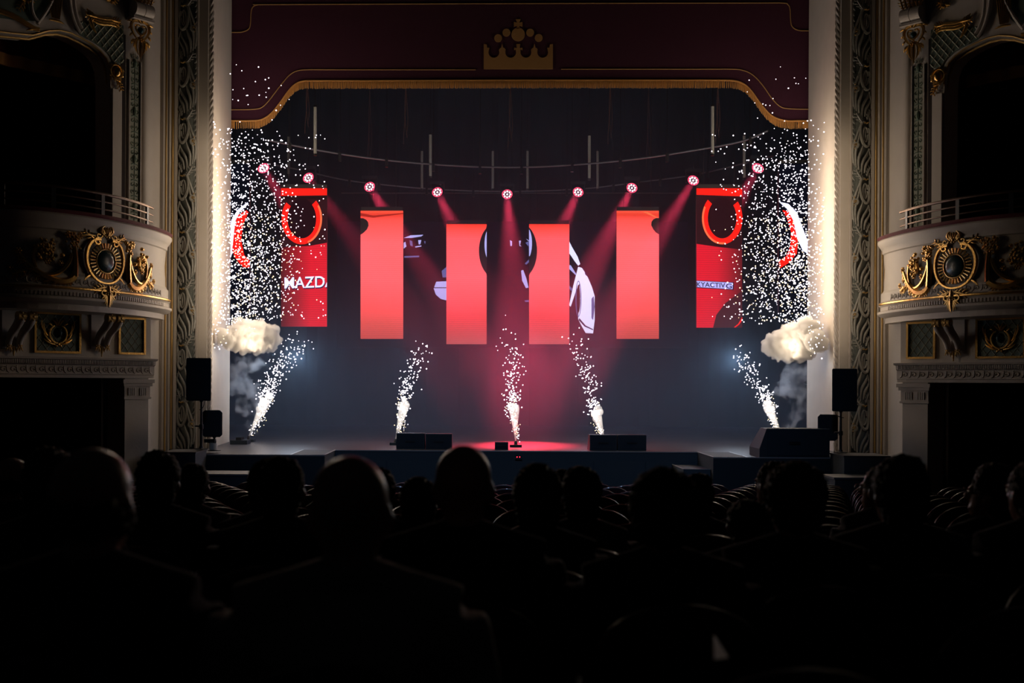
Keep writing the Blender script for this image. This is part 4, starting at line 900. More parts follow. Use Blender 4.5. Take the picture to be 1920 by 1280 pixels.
# ------------------------------------------------------------------ stage equipment
def bevel_box(mb, a, b, e=0.02):
    x0, y0, z0 = a; x1, y1, z1 = b
    pl = [(x0 + e, z0), (x1 - e, z0), (x1, z0 + e), (x1, z1 - e), (x1 - e, z1), (x0 + e, z1), (x0, z1 - e), (x0, z0 + e)]
    mb.prism(pl, lambda u, v, d: (u, d, v), y0, y1); return mb
def pa_speaker(x0, y0, x1, y1, Y, pole_px, foot_py, wdeep, label, lab_stand, e=0.015):
    a, b = P(x0, y1, Y), P(x1, y0, Y); c = ((a[0] + b[0]) / 2, Y + wdeep / 2, a[2])
    t = thing('loudspeaker', label, 'speaker', c)
    tp_ = 0.16; pl = [(a[0] + e, a[2]), (b[0] - e, a[2]), (b[0], a[2] + e), (b[0], b[2] - e), (b[0] - e, b[2]), (a[0] + e, b[2]), (a[0], b[2] - e), (a[0], a[2] + e)]
    k_ = 1 - 2 * wdeep * 0.40 / (b[0] - a[0])
    MB().prism(pl, lambda u, v, d: (c[0] + (u - c[0]) * (k_ if d else 1), Y + d, v), 0, wdeep).build('cabinet', BLKPL, t, False)
    bevel_box(MB(), (a[0] + 0.018, Y - 0.012, a[2] + 0.02), (b[0] - 0.018, Y, b[2] - 0.02), e).build('grille', GRILLE, t, False)
    MB().lathe((c[0], c[1], a[2] - 0.02), [(0.03, 0), (0.03, 0.03)], 12).build('pole_socket', STEEL, t)
    pz = P(pole_px, foot_py, Y)[2]
    s_ = thing('speaker_stand', lab_stand, 'stand', (c[0], c[1], pz))
    MB().tube([(c[0], c[1], pz + 0.02), (c[0], c[1], a[2] - 0.02)], [0.024, 0.018], 10).build('pole', STEEL, s_)
    zc_ = pz + (a[2] - pz) * 0.42
    MB().lathe((c[0], c[1], zc_), [(0.036, 0), (0.036, 0.07)], 10).build('collar', STEEL, s_)
    MB().tube([(c[0] - 0.03, c[1], zc_ + 0.04), (c[0] - 0.10, c[1], zc_ + 0.045)], 0.014, 8).build('clamp_knob', STEEL, s_)
    MB().lathe((c[0], c[1], pz), [(0.11, 0), (0.11, 0.012), (0.04, 0.02), (0.03, 0.05)], 14).build('foot_plate', STEEL, s_)
    if e > 0.03:
        MB().box((c[0] - 0.16, c[1] - 0.05, a[2] - 0.10), (c[0] + 0.02, c[1] + 0.05, a[2] - 0.04)).build('bracket', STEEL, s_, False)
        MB().lathe((c[0] - 0.02, c[1] + 0.02, pz + 0.02), [(0.07, 0), (0.07, 0.10), (0.04, 0.14)], 14).build('white_sleeve', PAPER, s_)
    return t, c, a, b
for x0, x1, zz, lb in ((318, 378, 844, 'left'), (1568, 1652, 851, 'right')):
    a, b = P(x0, zz, 18.3), P(x1, zz, 18.3)
    q = thing('side_riser', 'black riser in front of the %s proscenium pier carrying the tall speaker' % lb, 'platform', ((a[0] + b[0]) / 2, 18.5, 0))
    x_in = (min(b[0], -5.2) if lb == 'left' else a[0])
    MB().box((a[0], 17.9, 0), (b[0], 18.62, a[2] - 0.02)).build('body', STAGEB, q, False)
    MB().box((a[0] - 0.01, 17.89, a[2] - 0.02), (b[0] + 0.01, 18.63, a[2])).build('top_board', STAGEF, q, False)
pa_speaker(349, 671, 396, 751, 18.2, 372, 843, 0.38, 'tall black loudspeaker high on a pole before the left proscenium pier', 'black stand under the tall left loudspeaker')
pa_speaker(1560, 691, 1607.5, 771, 18.2, 1583, 850, 0.38, 'tall black loudspeaker high on a pole before the right proscenium pier', 'black stand under the tall right loudspeaker')
pa_speaker(379, 769, 417, 819, 18.95, 400, 846, 0.30, 'smaller rounded loudspeaker low beside the left proscenium reveal', 'low black stand under the smaller left loudspeaker', 0.04)
pa_speaker(1533, 777, 1571, 826, 18.95, 1552, 854, 0.30, 'smaller rounded loudspeaker behind the large wedge at the right', 'low black stand under the smaller right loudspeaker', 0.04)
for (x, y, x2, y2) in ((383, 752, 374, 768), (1566, 772, 1582, 783)):
    a, b = P(x, y, 18.35), P(x2, y2, 18.35); mb = MB().tube(bez([a, (a[0], a[1], b[2] + 0.02), b], 10), 0.007, 5)
    solo(mb, 'speaker_cable', STEEL, 'short black cable looping under the tall %s loudspeaker' % ('left' if x < 900 else 'right'), 'cable')
def wedge(x0, x1, yt, yb, label, Y=None, group='floor monitors along the stage edge', slope=0.25, cut_l=0, depth=0.5):
    dx, dy = unroll((x0 + x1) / 2, yb); Y = Y or (CZ - HZ) / dy * F; M = P
    a, b = P(x0, yb, Y), P(x1, yt, Y); h = b[2] - HZ
    t = thing('stage_monitor', label, 'speaker', ((a[0] + b[0]) / 2, Y + depth / 2, HZ), group)
    L0 = cut_l * (b[0] - a[0])
    pl = [(a[0], HZ), (b[0], HZ), (b[0], HZ + h), (a[0] + L0, HZ + h), (a[0], HZ + h * 0.3 if cut_l else HZ + h)]
    q = MB(); n = len(pl)
    q.prism(pl, lambda u, v, d: (u, Y + d * depth if True else 0, v) if d == 0 else (u, Y + depth * (1 if v < HZ + h * 0.35 else 1 - slope * 1.6), v), 0, 1)
    q.build('cabinet', BLKPL, t, False)
    MB().box((a[0] + L0 + 0.02, Y - 0.012, HZ + 0.03), (b[0] - 0.02, Y, HZ + h - 0.02)).build('rear_plate', GRILLE, t, False)
    MB().box(((a[0] + b[0]) / 2 - 0.09, Y - 0.03, HZ + h * 0.45), ((a[0] + b[0]) / 2 + 0.09, Y - 0.012, HZ + h * 0.55)).build('handle', STEEL, t, False)
    MB().box((a[0] + L0 + 0.005, Y - 0.008, HZ + h - 0.012), (b[0] - 0.005, Y + 0.01, HZ + h + 0.004)).build('edge_trim', mat('worn_edge', (0.10, 0.11, 0.13), 0.5), t, False)
    return t
wedge(743, 796, 812.5, 841.5, 'outer floor monitor of the left pair on the stage edge')
wedge(798, 847.5, 813.5, 842, 'inner floor monitor of the left pair on the stage edge')
wedge(1106, 1156.5, 815.5, 844.5, 'inner floor monitor of the right pair on the stage edge')
wedge(1158.5, 1212, 815.5, 844.5, 'outer floor monitor of the right pair on the stage edge')
wedge(928, 953, 829, 843, 'small black control box left of the centre spark fountain', depth=0.25)
wedge(1424, 1556, 804, 857, 'very large black wedge speaker at the right end of the stage', Y=18.72, cut_l=0.10, depth=0.7)

# fountains: base units, plumes, sparks
FT = [(467, 828, 556, 622, 'left end'), (742, 834, 793, 622, 'left of centre'), (967, 838, 955, 600, 'centre'), (1133, 838, 1073, 618, 'right of centre'), (1467, 828, 1383, 640, 'right end')]
def fy(px, py): dx, dy = unroll(px, py); return (CZ - HZ) / dy * F
sparkmats = (SPARK, SPARKW)
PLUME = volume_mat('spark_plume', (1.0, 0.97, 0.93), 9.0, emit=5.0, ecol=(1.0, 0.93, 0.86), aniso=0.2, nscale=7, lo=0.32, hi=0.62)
for i, (x0, y0, x1, y1, nm) in enumerate(FT):
    Y = min(22.9, fy(x0, y0)) ; b = P(x0, y0, Y)
    t = thing('spark_fountain', 'small black spark machine with white spark jet, ' + nm + ' of the row', 'firework', (b[0], Y, HZ), 'row of spark fountains on the stage')
    MB().box((b[0] - 0.11, Y - 0.10, HZ), (b[0] + 0.11, Y + 0.10, HZ + 0.05)).build('base', BLKPL, t, False)
    MB().lathe((b[0], Y, HZ + 0.05), [(0.035, 0), (0.030, 0.05), (0.02, 0.07)], 12).build('nozzle', STEEL, t)
    # plume
    tp = (0.36, 0.34, 0.30, 0.28, 0.34)[i]; n = 12; pl = MB(); cs = []
    zb_ = HZ + 0.11
    A = np.array((b[0], Y, zb_)); B = np.array(P(x1, y1, Y))
    for k in range(n):
        q = A + (B - A) * tp * k / (n - 1); cs.append(tuple(q))
    rr = [(0.012 + 0.105 * (k / (n - 1)) ** 1.1) * (1 if k < n - 1 else 0.8) for k in range(n)]
    pl.tube(cs, rr, 12)
    for k in range(9):
        w_ = random.uniform(0.65, 1.0); q = A + (B - A) * tp * w_; pl.ball(tuple(q + np.array((random.uniform(-0.07, 0.07) * w_, random.uniform(-0.05, 0.05), random.uniform(-0.05, 0.08)))), random.uniform(0.05, 0.10) * w_, ICO2)
    pl.build('smoke_plume', PLUME, t)
    # sparks of the jet
    for mi, (m_, cnt) in enumerate(((SPARK, (430, 230, 260, 230, 300)[i]), (SPARKW, 60))):
        sp = MB()
        for k in range(cnt):
            if mi == 0 and k > cnt * 0.25: s_ = min(1.0, tp * 0.8 + (1 - tp * 0.8) * random.betavariate(1.15, 1.9))
            else: s_ = random.uniform(0.03, tp * 1.2)
            q = A + (B - A) * s_; wd = 0.02 + 0.115 * s_ ** 0.8 * (1.35 if i == 0 else 1)
            wob = 0.05 * math.sin(s_ * 9 + i)
            q = q + np.array((random.gauss(0, wd) + wob, random.gauss(0, wd * 0.7), random.gauss(0, 0.05)))
            if q[2] < HZ + 0.1: continue
            sp.ball(tuple(q), random.uniform(0.0075, 0.0145) if s_ > 0.2 else random.uniform(0.005, 0.010))
        sp.build('sparks', m_, t, kind='stuff')

# side showers of falling sparks
def shower(side):
    obs = []
    for m_, cnt in ((SPARK, 1750), (SPARKW, 330)):
        sp = MB()
        for k in range(cnt):
            while True:
                r = random.random()
                if r < 0.80:
                    x = 426 + 150 * random.betavariate(1.05, 1.9); y = 235 + 390 * random.betavariate(1.7, 1.35)
                    if x > 560 and random.random() < 0.3: continue
                elif r < 0.90: x = random.uniform(398, 428); y = 215 + 450 * random.betavariate(1.8, 1.6)
                elif r < 0.985: x = random.uniform(430, 612); y = random.uniform(240, 610)
                else: x = random.uniform(430, 545); y = random.uniform(115, 235)
                if m_ is SPARKW and y < 400: continue
                if x > 480 and y > 600: continue
                break
            if side == 'right': x = 1944 - x; y += 8
            xr = x if side == 'left' else 1944 - x
            Y = random.uniform(19.6, 20.3) if xr < 428 else random.uniform(20.9, 22.35)
            sp.ball(P(x, y, Y), random.uniform(0.0065, 0.0145))
        obs.append((sp, m_))
    c = P(480 if side == 'left' else 1464, 620, 21.5)
    t = thing('spark_shower', 'dense shower of white sparks falling at the %s side of the stage' % side, 'firework', c, kind='stuff')
    for sp, m_ in obs: sp.build('sparks', m_, t, kind='stuff')
shower('left'); shower('right')

# smoke
CLOUD = volume_mat('white_smoke', (1.0, 0.985, 0.96), 18.0, aniso=0.0, nscale=4.5, lo=0.30, hi=0.44, detail=4)
WISP = volume_mat('thin_grey_smoke', (0.86, 0.93, 1.0), 6.0, aniso=0.1, nscale=5.0, lo=0.45, hi=0.72, detail=6)
def remesh(mb, voxel, smooth=3, name='m', disp=0.0, dsize=0.2):
    me = bpy.data.meshes.new('tmp'); me.from_pydata(mb.v, [], mb.f)
    bm = bmesh.new(); bm.from_mesh(me); bmesh.ops.recalc_face_normals(bm, faces=bm.faces); bm.to_mesh(me); bm.free()
    o = bpy.data.objects.new('tmp', me); COL.objects.link(o)
    r = o.modifiers.new('r', 'REMESH'); r.mode = 'VOXEL'; r.voxel_size = voxel; r.use_smooth_shade = True
    if smooth: s_ = o.modifiers.new('s', 'SMOOTH'); s_.iterations = smooth; s_.factor = 0.5
    dg = bpy.context.evaluated_depsgraph_get(); dg.update()
    out = bpy.data.meshes.new_from_object(o.evaluated_get(dg)); bpy.data.objects.remove(o); bpy.data.meshes.remove(me); out.name = name
    if disp:
        vs = [Vector(v.co) + Vector(v.normal) * disp * (noise.noise(Vector(v.co) / dsize) + 0.5 * noise.noise(Vector(v.co) / dsize * 2.3)) for v in out.vertices]
        out.vertices.foreach_set('co', [c for v in vs for c in v]); out.update()
    return out
def smoke(blobs, m, name, label, voxel=0.03):
    mb = MB(); rs = np.random.default_rng(3)
    for px, py, r, Y in blobs:
        c = P(px, py, Y); mb.ball(c, r, ICO2)
        for k in range(7):
            d = rs.normal(size=3); d /= np.linalg.norm(d); mb.ball(tuple(np.array(c) + d * r * 0.75), r * rs.uniform(0.28, 0.5), ICO2)
    me = remesh(mb, voxel, 1, name, disp=0.085, dsize=0.13); c = P(blobs[0][0], blobs[0][1], blobs[0][3])
    me.transform(Matrix.Translation([-q for q in c])); me.materials.append(m)
    o = bpy.data.objects.new(name, me); COL.objects.link(o); o.location = c; o['kind'] = 'stuff'; o['label'] = label; o['category'] = 'smoke'
smoke([(432, 634, 0.20, 21.0), (447, 622, 0.20, 21.1), (466, 616, 0.20, 21.2), (486, 620, 0.22, 21.3), (504, 628, 0.21, 21.4), (508, 644, 0.17, 21.4), (486, 642, 0.22, 21.3), (462, 640, 0.22, 21.2), (441, 642, 0.18, 21.1), (422, 636, 0.15, 20.9), (415, 626, 0.10, 20.8)], CLOUD, 'smoke_cloud', 'dense white smoke cloud at the left edge of the stage opening')
smoke([(1445, 648, 0.18, 21.4), (1466, 640, 0.24, 21.3), (1492, 628, 0.28, 21.2), (1514, 620, 0.26, 21.0), (1530, 640, 0.22, 20.7), (1480, 660, 0.20, 21.3), (1505, 655, 0.24, 21.1), (1460, 662, 0.15, 21.3)], CLOUD, 'smoke_cloud', 'dense white smoke cloud at the right edge of the stage opening')
smoke([(450, 690, 0.22, 22.9), (440, 722, 0.24, 22.95), (468, 730, 0.24, 22.9), (480, 762, 0.18, 22.9), (455, 765, 0.18, 22.9), (470, 795, 0.12, 22.9), (475, 683, 0.18, 22.9), (492, 684, 0.12, 22.9), (436, 690, 0.14, 22.9), (482, 738, 0.16, 22.9), (476, 812, 0.08, 22.9)], WISP, 'thin_smoke', 'thin grey smoke rising under the left white cloud', 0.04)
smoke([(1482, 700, 0.22, 22.9), (1470, 728, 0.20, 22.9), (1495, 735, 0.24, 22.9), (1500, 770, 0.20, 22.9), (1482, 795, 0.14, 22.9), (1505, 700, 0.2, 22.9)], WISP, 'thin_smoke', 'thin grey smoke rising under the right white cloud', 0.04)

# low gear and boxes around the stage
mb = MB(); a = P(415, 832, 21.6); b = P(463, 823, 21.6)
t = thing('equipment_case', 'low flat black equipment beside the left spark fountain', 'equipment', ((a[0] + b[0]) / 2, 21.7, HZ))
MB().box((-5.5, 21.6, HZ), (b[0], 21.95, HZ + 0.08)).build('case', BLKPL, t, False); MB().box((-5.4, 21.65, HZ + 0.08), (b[0] - 0.12, 21.9, HZ + 0.13)).build('lid', STEEL, t, False)
for x0, x1, lb in ((-5.05, -4.28, 'left'), (4.62, 5.95, 'right')):
    t = thing('low_platform', 'low grey-topped platform in front of the %s stage wing' % lb, 'platform', ((x0 + x1) / 2, 17.5, 0))
    MB().box((x0, 17.22, 0), (x1, 17.84, 0.97)).build('body', STAGEB, t, False); MB().box((x0 - 0.02, 17.20, 0.97), (x1 + 0.02, 17.86, 1.0)).build('top_board', mat('grey_board', (0.16, 0.16, 0.17), 0.6), t, False)

# ------------------------------------------------------------------ people
def ell(mb, c, r, R=None, src=ICO2): mb.ball(c, r, src, R)
HEADC = (0, 0.015, 1.145)
def rot(p, yaw, piv=(0, 0)):
    c, s_ = math.cos(yaw), math.sin(yaw); x, y = p[0] - piv[0], p[1] - piv[1]; return (piv[0] + c * x - s_ * y, piv[1] + s_ * x + c * y, p[2])
BODY = {}; WEAR = {}; HAIR = {}
def body_mesh(yaw, wide):
    key = (round(yaw, 2), wide)
    if key in BODY: return BODY[key]
    mb = MB(); W = wide; rm = lambda p: rot(p, yaw); Rz = np.array(Matrix.Rotation(yaw, 3, 'Z'))
    mb.ball(rm((0, -0.002, 1.174)), (0.082, 0.099, 0.089), ICO3, Rz); mb.ball(rm((0, 0.015, 1.125)), (0.076, 0.088, 0.095), ICO3, Rz); mb.ball(rm((0, 0.045, 1.085)), (0.056, 0.066, 0.070), ICO2, Rz); mb.ball(rm((0, 0.085, 1.045)), (0.026, 0.024, 0.022), ICO2)
    mb.tube([rm((0, 0.105, 1.155)), rm((0, 0.132, 1.115))], [0.012, 0.019], 8); mb.ball(rm((0, 0.105, 1.073)), (0.028, 0.016, 0.012), ICO2, Rz)
    for s_ in (-1, 1):
        mb.ball(rm((s_ * 0.084, 0.005, 1.125)), (0.012, 0.020, 0.034), ICO2, Rz); mb.ball(rm((s_ * 0.03, 0.098, 1.165)), (0.024, 0.014, 0.010), ICO2, Rz)
    mb.tube([(0, -0.02, 0.93), (0, -0.01, 1.0), (0, 0.005, 1.08)], [0.068, 0.058, 0.058], 14)
    mb.tube([(0, 0.0, 0.47), (0, 0, 0.56), (0, 0.0, 0.72), (0, -0.01, 0.86), (0, -0.015, 0.94), (0, -0.015, 0.975)], [0.15, 0.155, 0.15, 0.165, 0.13, 0.07], 18)
    mb.ball((0, -0.01, 0.87), (0.175 * W, 0.115, 0.12), ICO3); mb.ball((0, 0.0, 0.52), (0.18 * W, 0.13, 0.10), ICO3)
    for s_ in (-1, 1):
        mb.tube([(s_ * 0.02, -0.01, 0.975), (s_ * 0.12 * W, -0.01, 0.945), (s_ * 0.19 * W, -0.01, 0.915)], [0.065, 0.055, 0.060], 12)
        mb.tube([(s_ * 0.195 * W, -0.01, 0.915), (s_ * 0.225 * W, 0.0, 0.79), (s_ * 0.235 * W, 0.04, 0.66), (s_ * 0.17, 0.18, 0.635), (s_ * 0.10, 0.29, 0.63)], [0.060, 0.052, 0.043, 0.038, 0.027], 12)
        mb.ball((s_ * 0.235 * W, 0.04, 0.66), 0.045)
        hx, hy, hz_ = s_ * 0.085, 0.325, 0.625
        mb.ball((hx, hy, hz_), (0.040, 0.048, 0.018), ICO2)
        for k, ln in enumerate((0.062, 0.075, 0.070, 0.055)):
            bx = hx + (k - 1.5) * 0.021; mb.tube([(bx, hy + 0.03, hz_ + 0.004), (bx + (k - 1.5) * 0.002, hy + 0.03 + ln * 0.6, hz_ + 0.002), (bx + (k - 1.5) * 0.003, hy + 0.03 + ln, hz_ - 0.02)], [0.0095, 0.009, 0.008], 8)
        mb.tube([(hx - s_ * 0.03, hy - 0.01, hz_), (hx - s_ * 0.06, hy + 0.025, hz_ + 0.006), (hx - s_ * 0.064, hy + 0.055, hz_)], [0.012, 0.011, 0.009], 8)
        mb.tube([(s_ * 0.085, 0.02, 0.52), (s_ * 0.10, 0.25, 0.535), (s_ * 0.12, 0.45, 0.53)], [0.095, 0.082, 0.062], 14); mb.ball((s_ * 0.12, 0.46, 0.525), 0.062, ICO2)
        mb.tube([(s_ * 0.12, 0.46, 0.52), (s_ * 0.122, 0.47, 0.33), (s_ * 0.125, 0.44, 0.10)], [0.058, 0.054, 0.036], 12)
        mb.tube([(s_ * 0.125, 0.41, 0.045), (s_ * 0.13, 0.55, 0.035), (s_ * 0.135, 0.64, 0.028)], [0.042, 0.040, 0.028], 10)
    BODY[key] = remesh(mb, 0.0105, 4, 'body'); return BODY[key]
def wear_mesh(kind, wide):
    key = (kind, wide)
    if key in WEAR: return WEAR[key]
    mb = MB(); W = wide; e = 0.014
    if kind == 'jacket':
        mb.tube([(0, 0.0, 0.50), (0, 0, 0.56), (0, 0.0, 0.72), (0, -0.01, 0.86), (0, -0.015, 0.94), (0, -0.02, 0.985)], [0.165, 0.172, 0.168, 0.180, 0.142, 0.080], 18)
        mb.ball((0, -0.01, 0.87), (0.19 * W, 0.13, 0.13), ICO3); mb.ball((0, 0, 0.55), (0.19 * W, 0.145, 0.10), ICO3)
        for s_ in (-1, 1):
            mb.tube([(s_ * 0.02, -0.012, 0.985), (s_ * 0.12 * W, -0.01, 0.955), (s_ * 0.20 * W, -0.01, 0.925)], [0.075, 0.068, 0.072], 12)
            mb.tube([(s_ * 0.20 * W, -0.01, 0.918), (s_ * 0.23 * W, 0.0, 0.79), (s_ * 0.24 * W, 0.04, 0.66), (s_ * 0.17, 0.18, 0.637), (s_ * 0.115, 0.27, 0.63)], [0.074, 0.066, 0.058, 0.052, 0.042], 12)
        mb.tube([(0.074 * math.cos(a), -0.012 + 0.074 * math.sin(a), 1.005 - 0.018 * math.sin(a)) for a in np.linspace(0, 2 * PI, 21)[:-1]], 0.018, 8, closed=True)
    else:
        mb.ball((0, 0.01, 0.50), (0.19 * W, 0.145, 0.10), ICO3)
        for s_ in (-1, 1):
            mb.tube([(s_ * 0.085, 0.02, 0.52), (s_ * 0.10, 0.25, 0.535), (s_ * 0.12, 0.45, 0.53)], [0.108, 0.096, 0.076], 14); mb.ball((s_ * 0.12, 0.46, 0.525), 0.076, ICO2)
            mb.tube([(s_ * 0.12, 0.46, 0.52), (s_ * 0.122, 0.47, 0.33), (s_ * 0.125, 0.45, 0.08)], [0.073, 0.068, 0.062], 12)
    WEAR[key] = remesh(mb, 0.015, 3, kind); return WEAR[key]
def hair_mesh(style, yaw, seed):
    rs = random.Random(seed); mb = MB(); c = (0, -0.004, 1.160)
    if style == 'short': mb.ball((0, -0.010, 1.176), (0.089, 0.102, 0.097), ICO3); mb.ball((0, -0.03, 1.10), (0.074, 0.076, 0.075), ICO3)
    elif style == 'full': mb.ball((0, -0.012, 1.178), (0.096, 0.108, 0.105), ICO3); mb.ball((0, -0.03, 1.14), (0.090, 0.088, 0.095), ICO3); mb.ball((0, -0.035, 1.09), (0.082, 0.076, 0.080), ICO3); mb.ball((rs.uniform(-.03, .03), 0.0, 1.245), (0.062, 0.075, 0.042), ICO2)
    elif style == 'fluffy':
        mb.ball((0, -0.014, 1.176), (0.102, 0.112, 0.108), ICO3); mb.ball((0, -0.03, 1.13), (0.092, 0.088, 0.095), ICO3)
        for k in range(40):
            a = rs.uniform(0, 2 * PI); el = rs.uniform(-0.1, 1.3); mb.ball((0.085 * math.cos(a) * math.cos(el), -0.01 + 0.092 * math.sin(a) * math.cos(el), 1.16 + 0.105 * math.sin(el)), rs.uniform(0.022, 0.034))
    elif style == 'long':
        mb.ball((0, -0.01, 1.174), (0.094, 0.106, 0.103), ICO3)
        mb.tube([(0, -0.03, 1.19), (0, -0.055, 1.08), (0, -0.085, 0.98), (0, -0.11, 0.88), (0, -0.12, 0.80)], [0.085, 0.088, 0.090, 0.082, 0.05], 16)
    elif style == 'fringe':
        for k in range(26):
            a = PI + (k / 25) * PI; mb.ball((0.080 * math.cos(a), 0.0 + 0.094 * math.sin(a), 1.115 + 0.01 * math.sin(k)), (0.020, 0.020, 0.036), ICO2)
    me = remesh(mb, 0.009, 2, 'hair', disp=0.012, dsize=0.016)
    me.transform(Matrix.Rotation(yaw, 4, 'Z')); return me
def link_mesh(name, me, m, parent, loc=(0, 0, 0), scale=(1, 1, 1)):
    if not me.materials: me.materials.append(None)
    o = bpy.data.objects.new(name, me); COL.objects.link(o); o.parent = parent; o.location = loc; o.scale = scale
    o.material_slots[0].link = 'OBJECT'; o.material_slots[0].material = m; return o
SHORT = ['the balding person at the far left edge', 'the brown-haired person behind the large left head', 'the large close balding person at the left', 'the thick-haired person before the left pier', 'the short person before the low left platform', 'the brown-haired person left of the close-cropped one', 'the close-cropped person below the left hatch', 'the nearest bald person', 'the long-haired woman', 'the low dark-haired person left of the central bald head', 'the tall bald person near the centre', 'the tousled dark-haired person right of the axis', 'the small far person right of centre', 'the tan-coated person right of centre', 'the fluffy dark-haired close person', 'the far person beside the fluffy dark hair', 'the slouching person', 'the left-looking person behind the reddish head', 'the reddish-haired person', 'the grey-haired person with glasses', 'the broad spiky-haired person', 'the person in glasses near the right edge', 'the person cut off by the right edge']
PEOPLE = [
 # px, top, Y, yaw deg (+ = looks left), hair, hair material, cloth, wide, label
 (22, 858, 6.0, -38, 'fringe', HAIRD, CL_GREY, 1.0, 'person at the far left edge, balding, turned slightly right, pale collar'),
 (96, 836, 4.2, 0, 'full', HAIRB, CL_BLACK, 1.05, 'person with full brown hair half hidden behind the large left head'),
 (172, 838, 2.45, -10, 'fringe', HAIRD, CL_BLACK, 1.08, 'large close person at the left, balding crown, dark jacket, seen from behind'),
 (299, 842, 5.1, -6, 'full', HAIRD, CL_BLACK, 1.08, 'person with thick dark hair before the left pier, dark jacket'),
 (362, 867, 6.0, 0, 'short', HAIRD, CL_GREY, 0.95, 'short person with dark hair before the low left platform'),
 (503, 857, 5.1, 10, 'full', HAIRB, CL_NAVY, 1.0, 'person with brown hair overlapped by a close-cropped head, left of centre'),
 (527, 853, 4.25, 0, 'short', HAIRD, CL_NAVY, 1.05, 'person with close-cropped hair and visible right ear below the left hatch'),
 (656, 853, 2.4, 0, 'none', HAIRD, CL_SHIRT, 1.12, 'nearest bald person left of centre with light rim on both shoulders'),
 (706, 869, 5.1, -12, 'long', HAIRB, CL_BLACK, 0.9, 'woman with long auburn hair peeking out behind the nearest bald head'),
 (785, 892, 5.2, 0, 'full', HAIRD, CL_BLACK, 0.95, 'low dark haired person left of the high central bald head'),
 (869, 834, 3.4, 0, 'none', HAIRD, CL_BLACK, 1.12, 'tall bald person near the centre with lit crown and ears'),
 (1008, 866, 4.25, 0, 'full', HAIRD, CL_BLACK, 1.05, 'person with tousled dark hair right of the stage axis'),
 (1054, 878, 7.8, 0, 'short', HAIRD, CL_BLACK, 0.95, 'small far head between two dark heads right of centre'),
 (1091, 872, 5.1, 0, 'full', HAIRD, CL_TAN, 1.0, 'person with smooth dark hair and tan coat right of centre'),
 (1243, 872, 3.3, 0, 'fluffy', HAIRD, CL_BLACK, 1.15, 'close person with fluffy dark hair below the right pair of monitors'),
 (1306, 886, 6.0, 0, 'full', HAIRD, CL_NAVY, 0.95, 'far person half hidden at the right of the fluffy haired head'),
 (1400, 934, 4.9, 0, 'short', HAIRD, CL_BLACK, 1.0, 'slouching person whose low dark head shows left of the reddish head'),
 (1452, 863, 6.0, 30, 'short', HAIRD, CL_NAVY, 1.0, 'person looking left, cheek lit, mostly behind the reddish haired head'),
 (1490, 861, 3.75, 8, 'fluffy', HAIRB, CL_BLACK, 1.12, 'person with reddish brown hair before the large right wedge'),
 (1652, 872, 6.0, 38, 'short', HAIRG, CL_GREY, 1.0, 'grey haired person with glasses peeking out left of a broad dark head'),
 (1687, 850, 4.1, 10, 'full', HAIRD, CL_BLACK, 1.15, 'broad person with spiky dark hair before the right pier'),
 (1865, 866, 5.1, 48, 'full', HAIRB, CL_BLACK, 1.0, 'person in glasses looking left near the right edge of the hall'),
 (1938, 862, 4.4, 15, 'short', HAIRB, CL_BLACK, 1.05, 'person cut off by the right edge of the hall view'),
]
ROWP = {}
for i, (px, yt, Y, yaw, hs, hm, cl, wd, lab) in enumerate(PEOPLE):
    X, _, zt = P(px, yt, Y); fz = floor_z(Y); H = zt - fz
    topz = 1.263 if hs in ('none', 'fringe') else (1.275 if hs == 'short' else 1.29)
    s_ = H / topz
    t = thing('person', lab, 'person', (X, Y, fz), 'audience seated in the stalls')
    ya = math.radians(yaw); kz = s_; k = max(0.93, min(1.04, s_))
    sc_ = (k, k, s_)
    link_mesh('body', body_mesh(ya, wd), SKIN, t, scale=sc_)
    link_mesh('jacket', wear_mesh('jacket', wd), cl, t, scale=sc_); link_mesh('trousers', wear_mesh('trousers', wd), CL_BLACK, t, scale=sc_)
    if hs != 'none': link_mesh('hair', hair_mesh(hs, ya, i), hm, t, scale=sc_)
    eb = MB()
    for e_ in (-1, 1): eb.ball(rot((e_ * 0.03, 0.101, 1.148), ya), 0.011)
    me = eb.mesh('eyes'); link_mesh('eyes', me, EYEM, t, scale=sc_)
    if 'glasses' in lab:
        gb = MB()
        for e_ in (-1, 1):
            gb.tube([rot((e_ * 0.034 + 0.024 * math.cos(a), 0.124, 1.148 + 0.018 * math.sin(a)), ya) for a in np.linspace(0, 2 * PI, 15)[:-1]], 0.0022, 5, closed=True)
            gb.tube([rot((e_ * 0.058, 0.122, 1.152), ya), rot((e_ * 0.090, 0.01, 1.150), ya)], 0.0022, 5)
        gb.tube([rot((-0.01, 0.126, 1.15), ya), rot((0.01, 0.126, 1.15), ya)], 0.002, 5)
        link_mesh('glasses', gb.mesh('glasses'), NOSE, t, scale=sc_)
    row = round((Y - 2.4) / 0.9); ROWP.setdefault(row, []).append((X, Y, i))

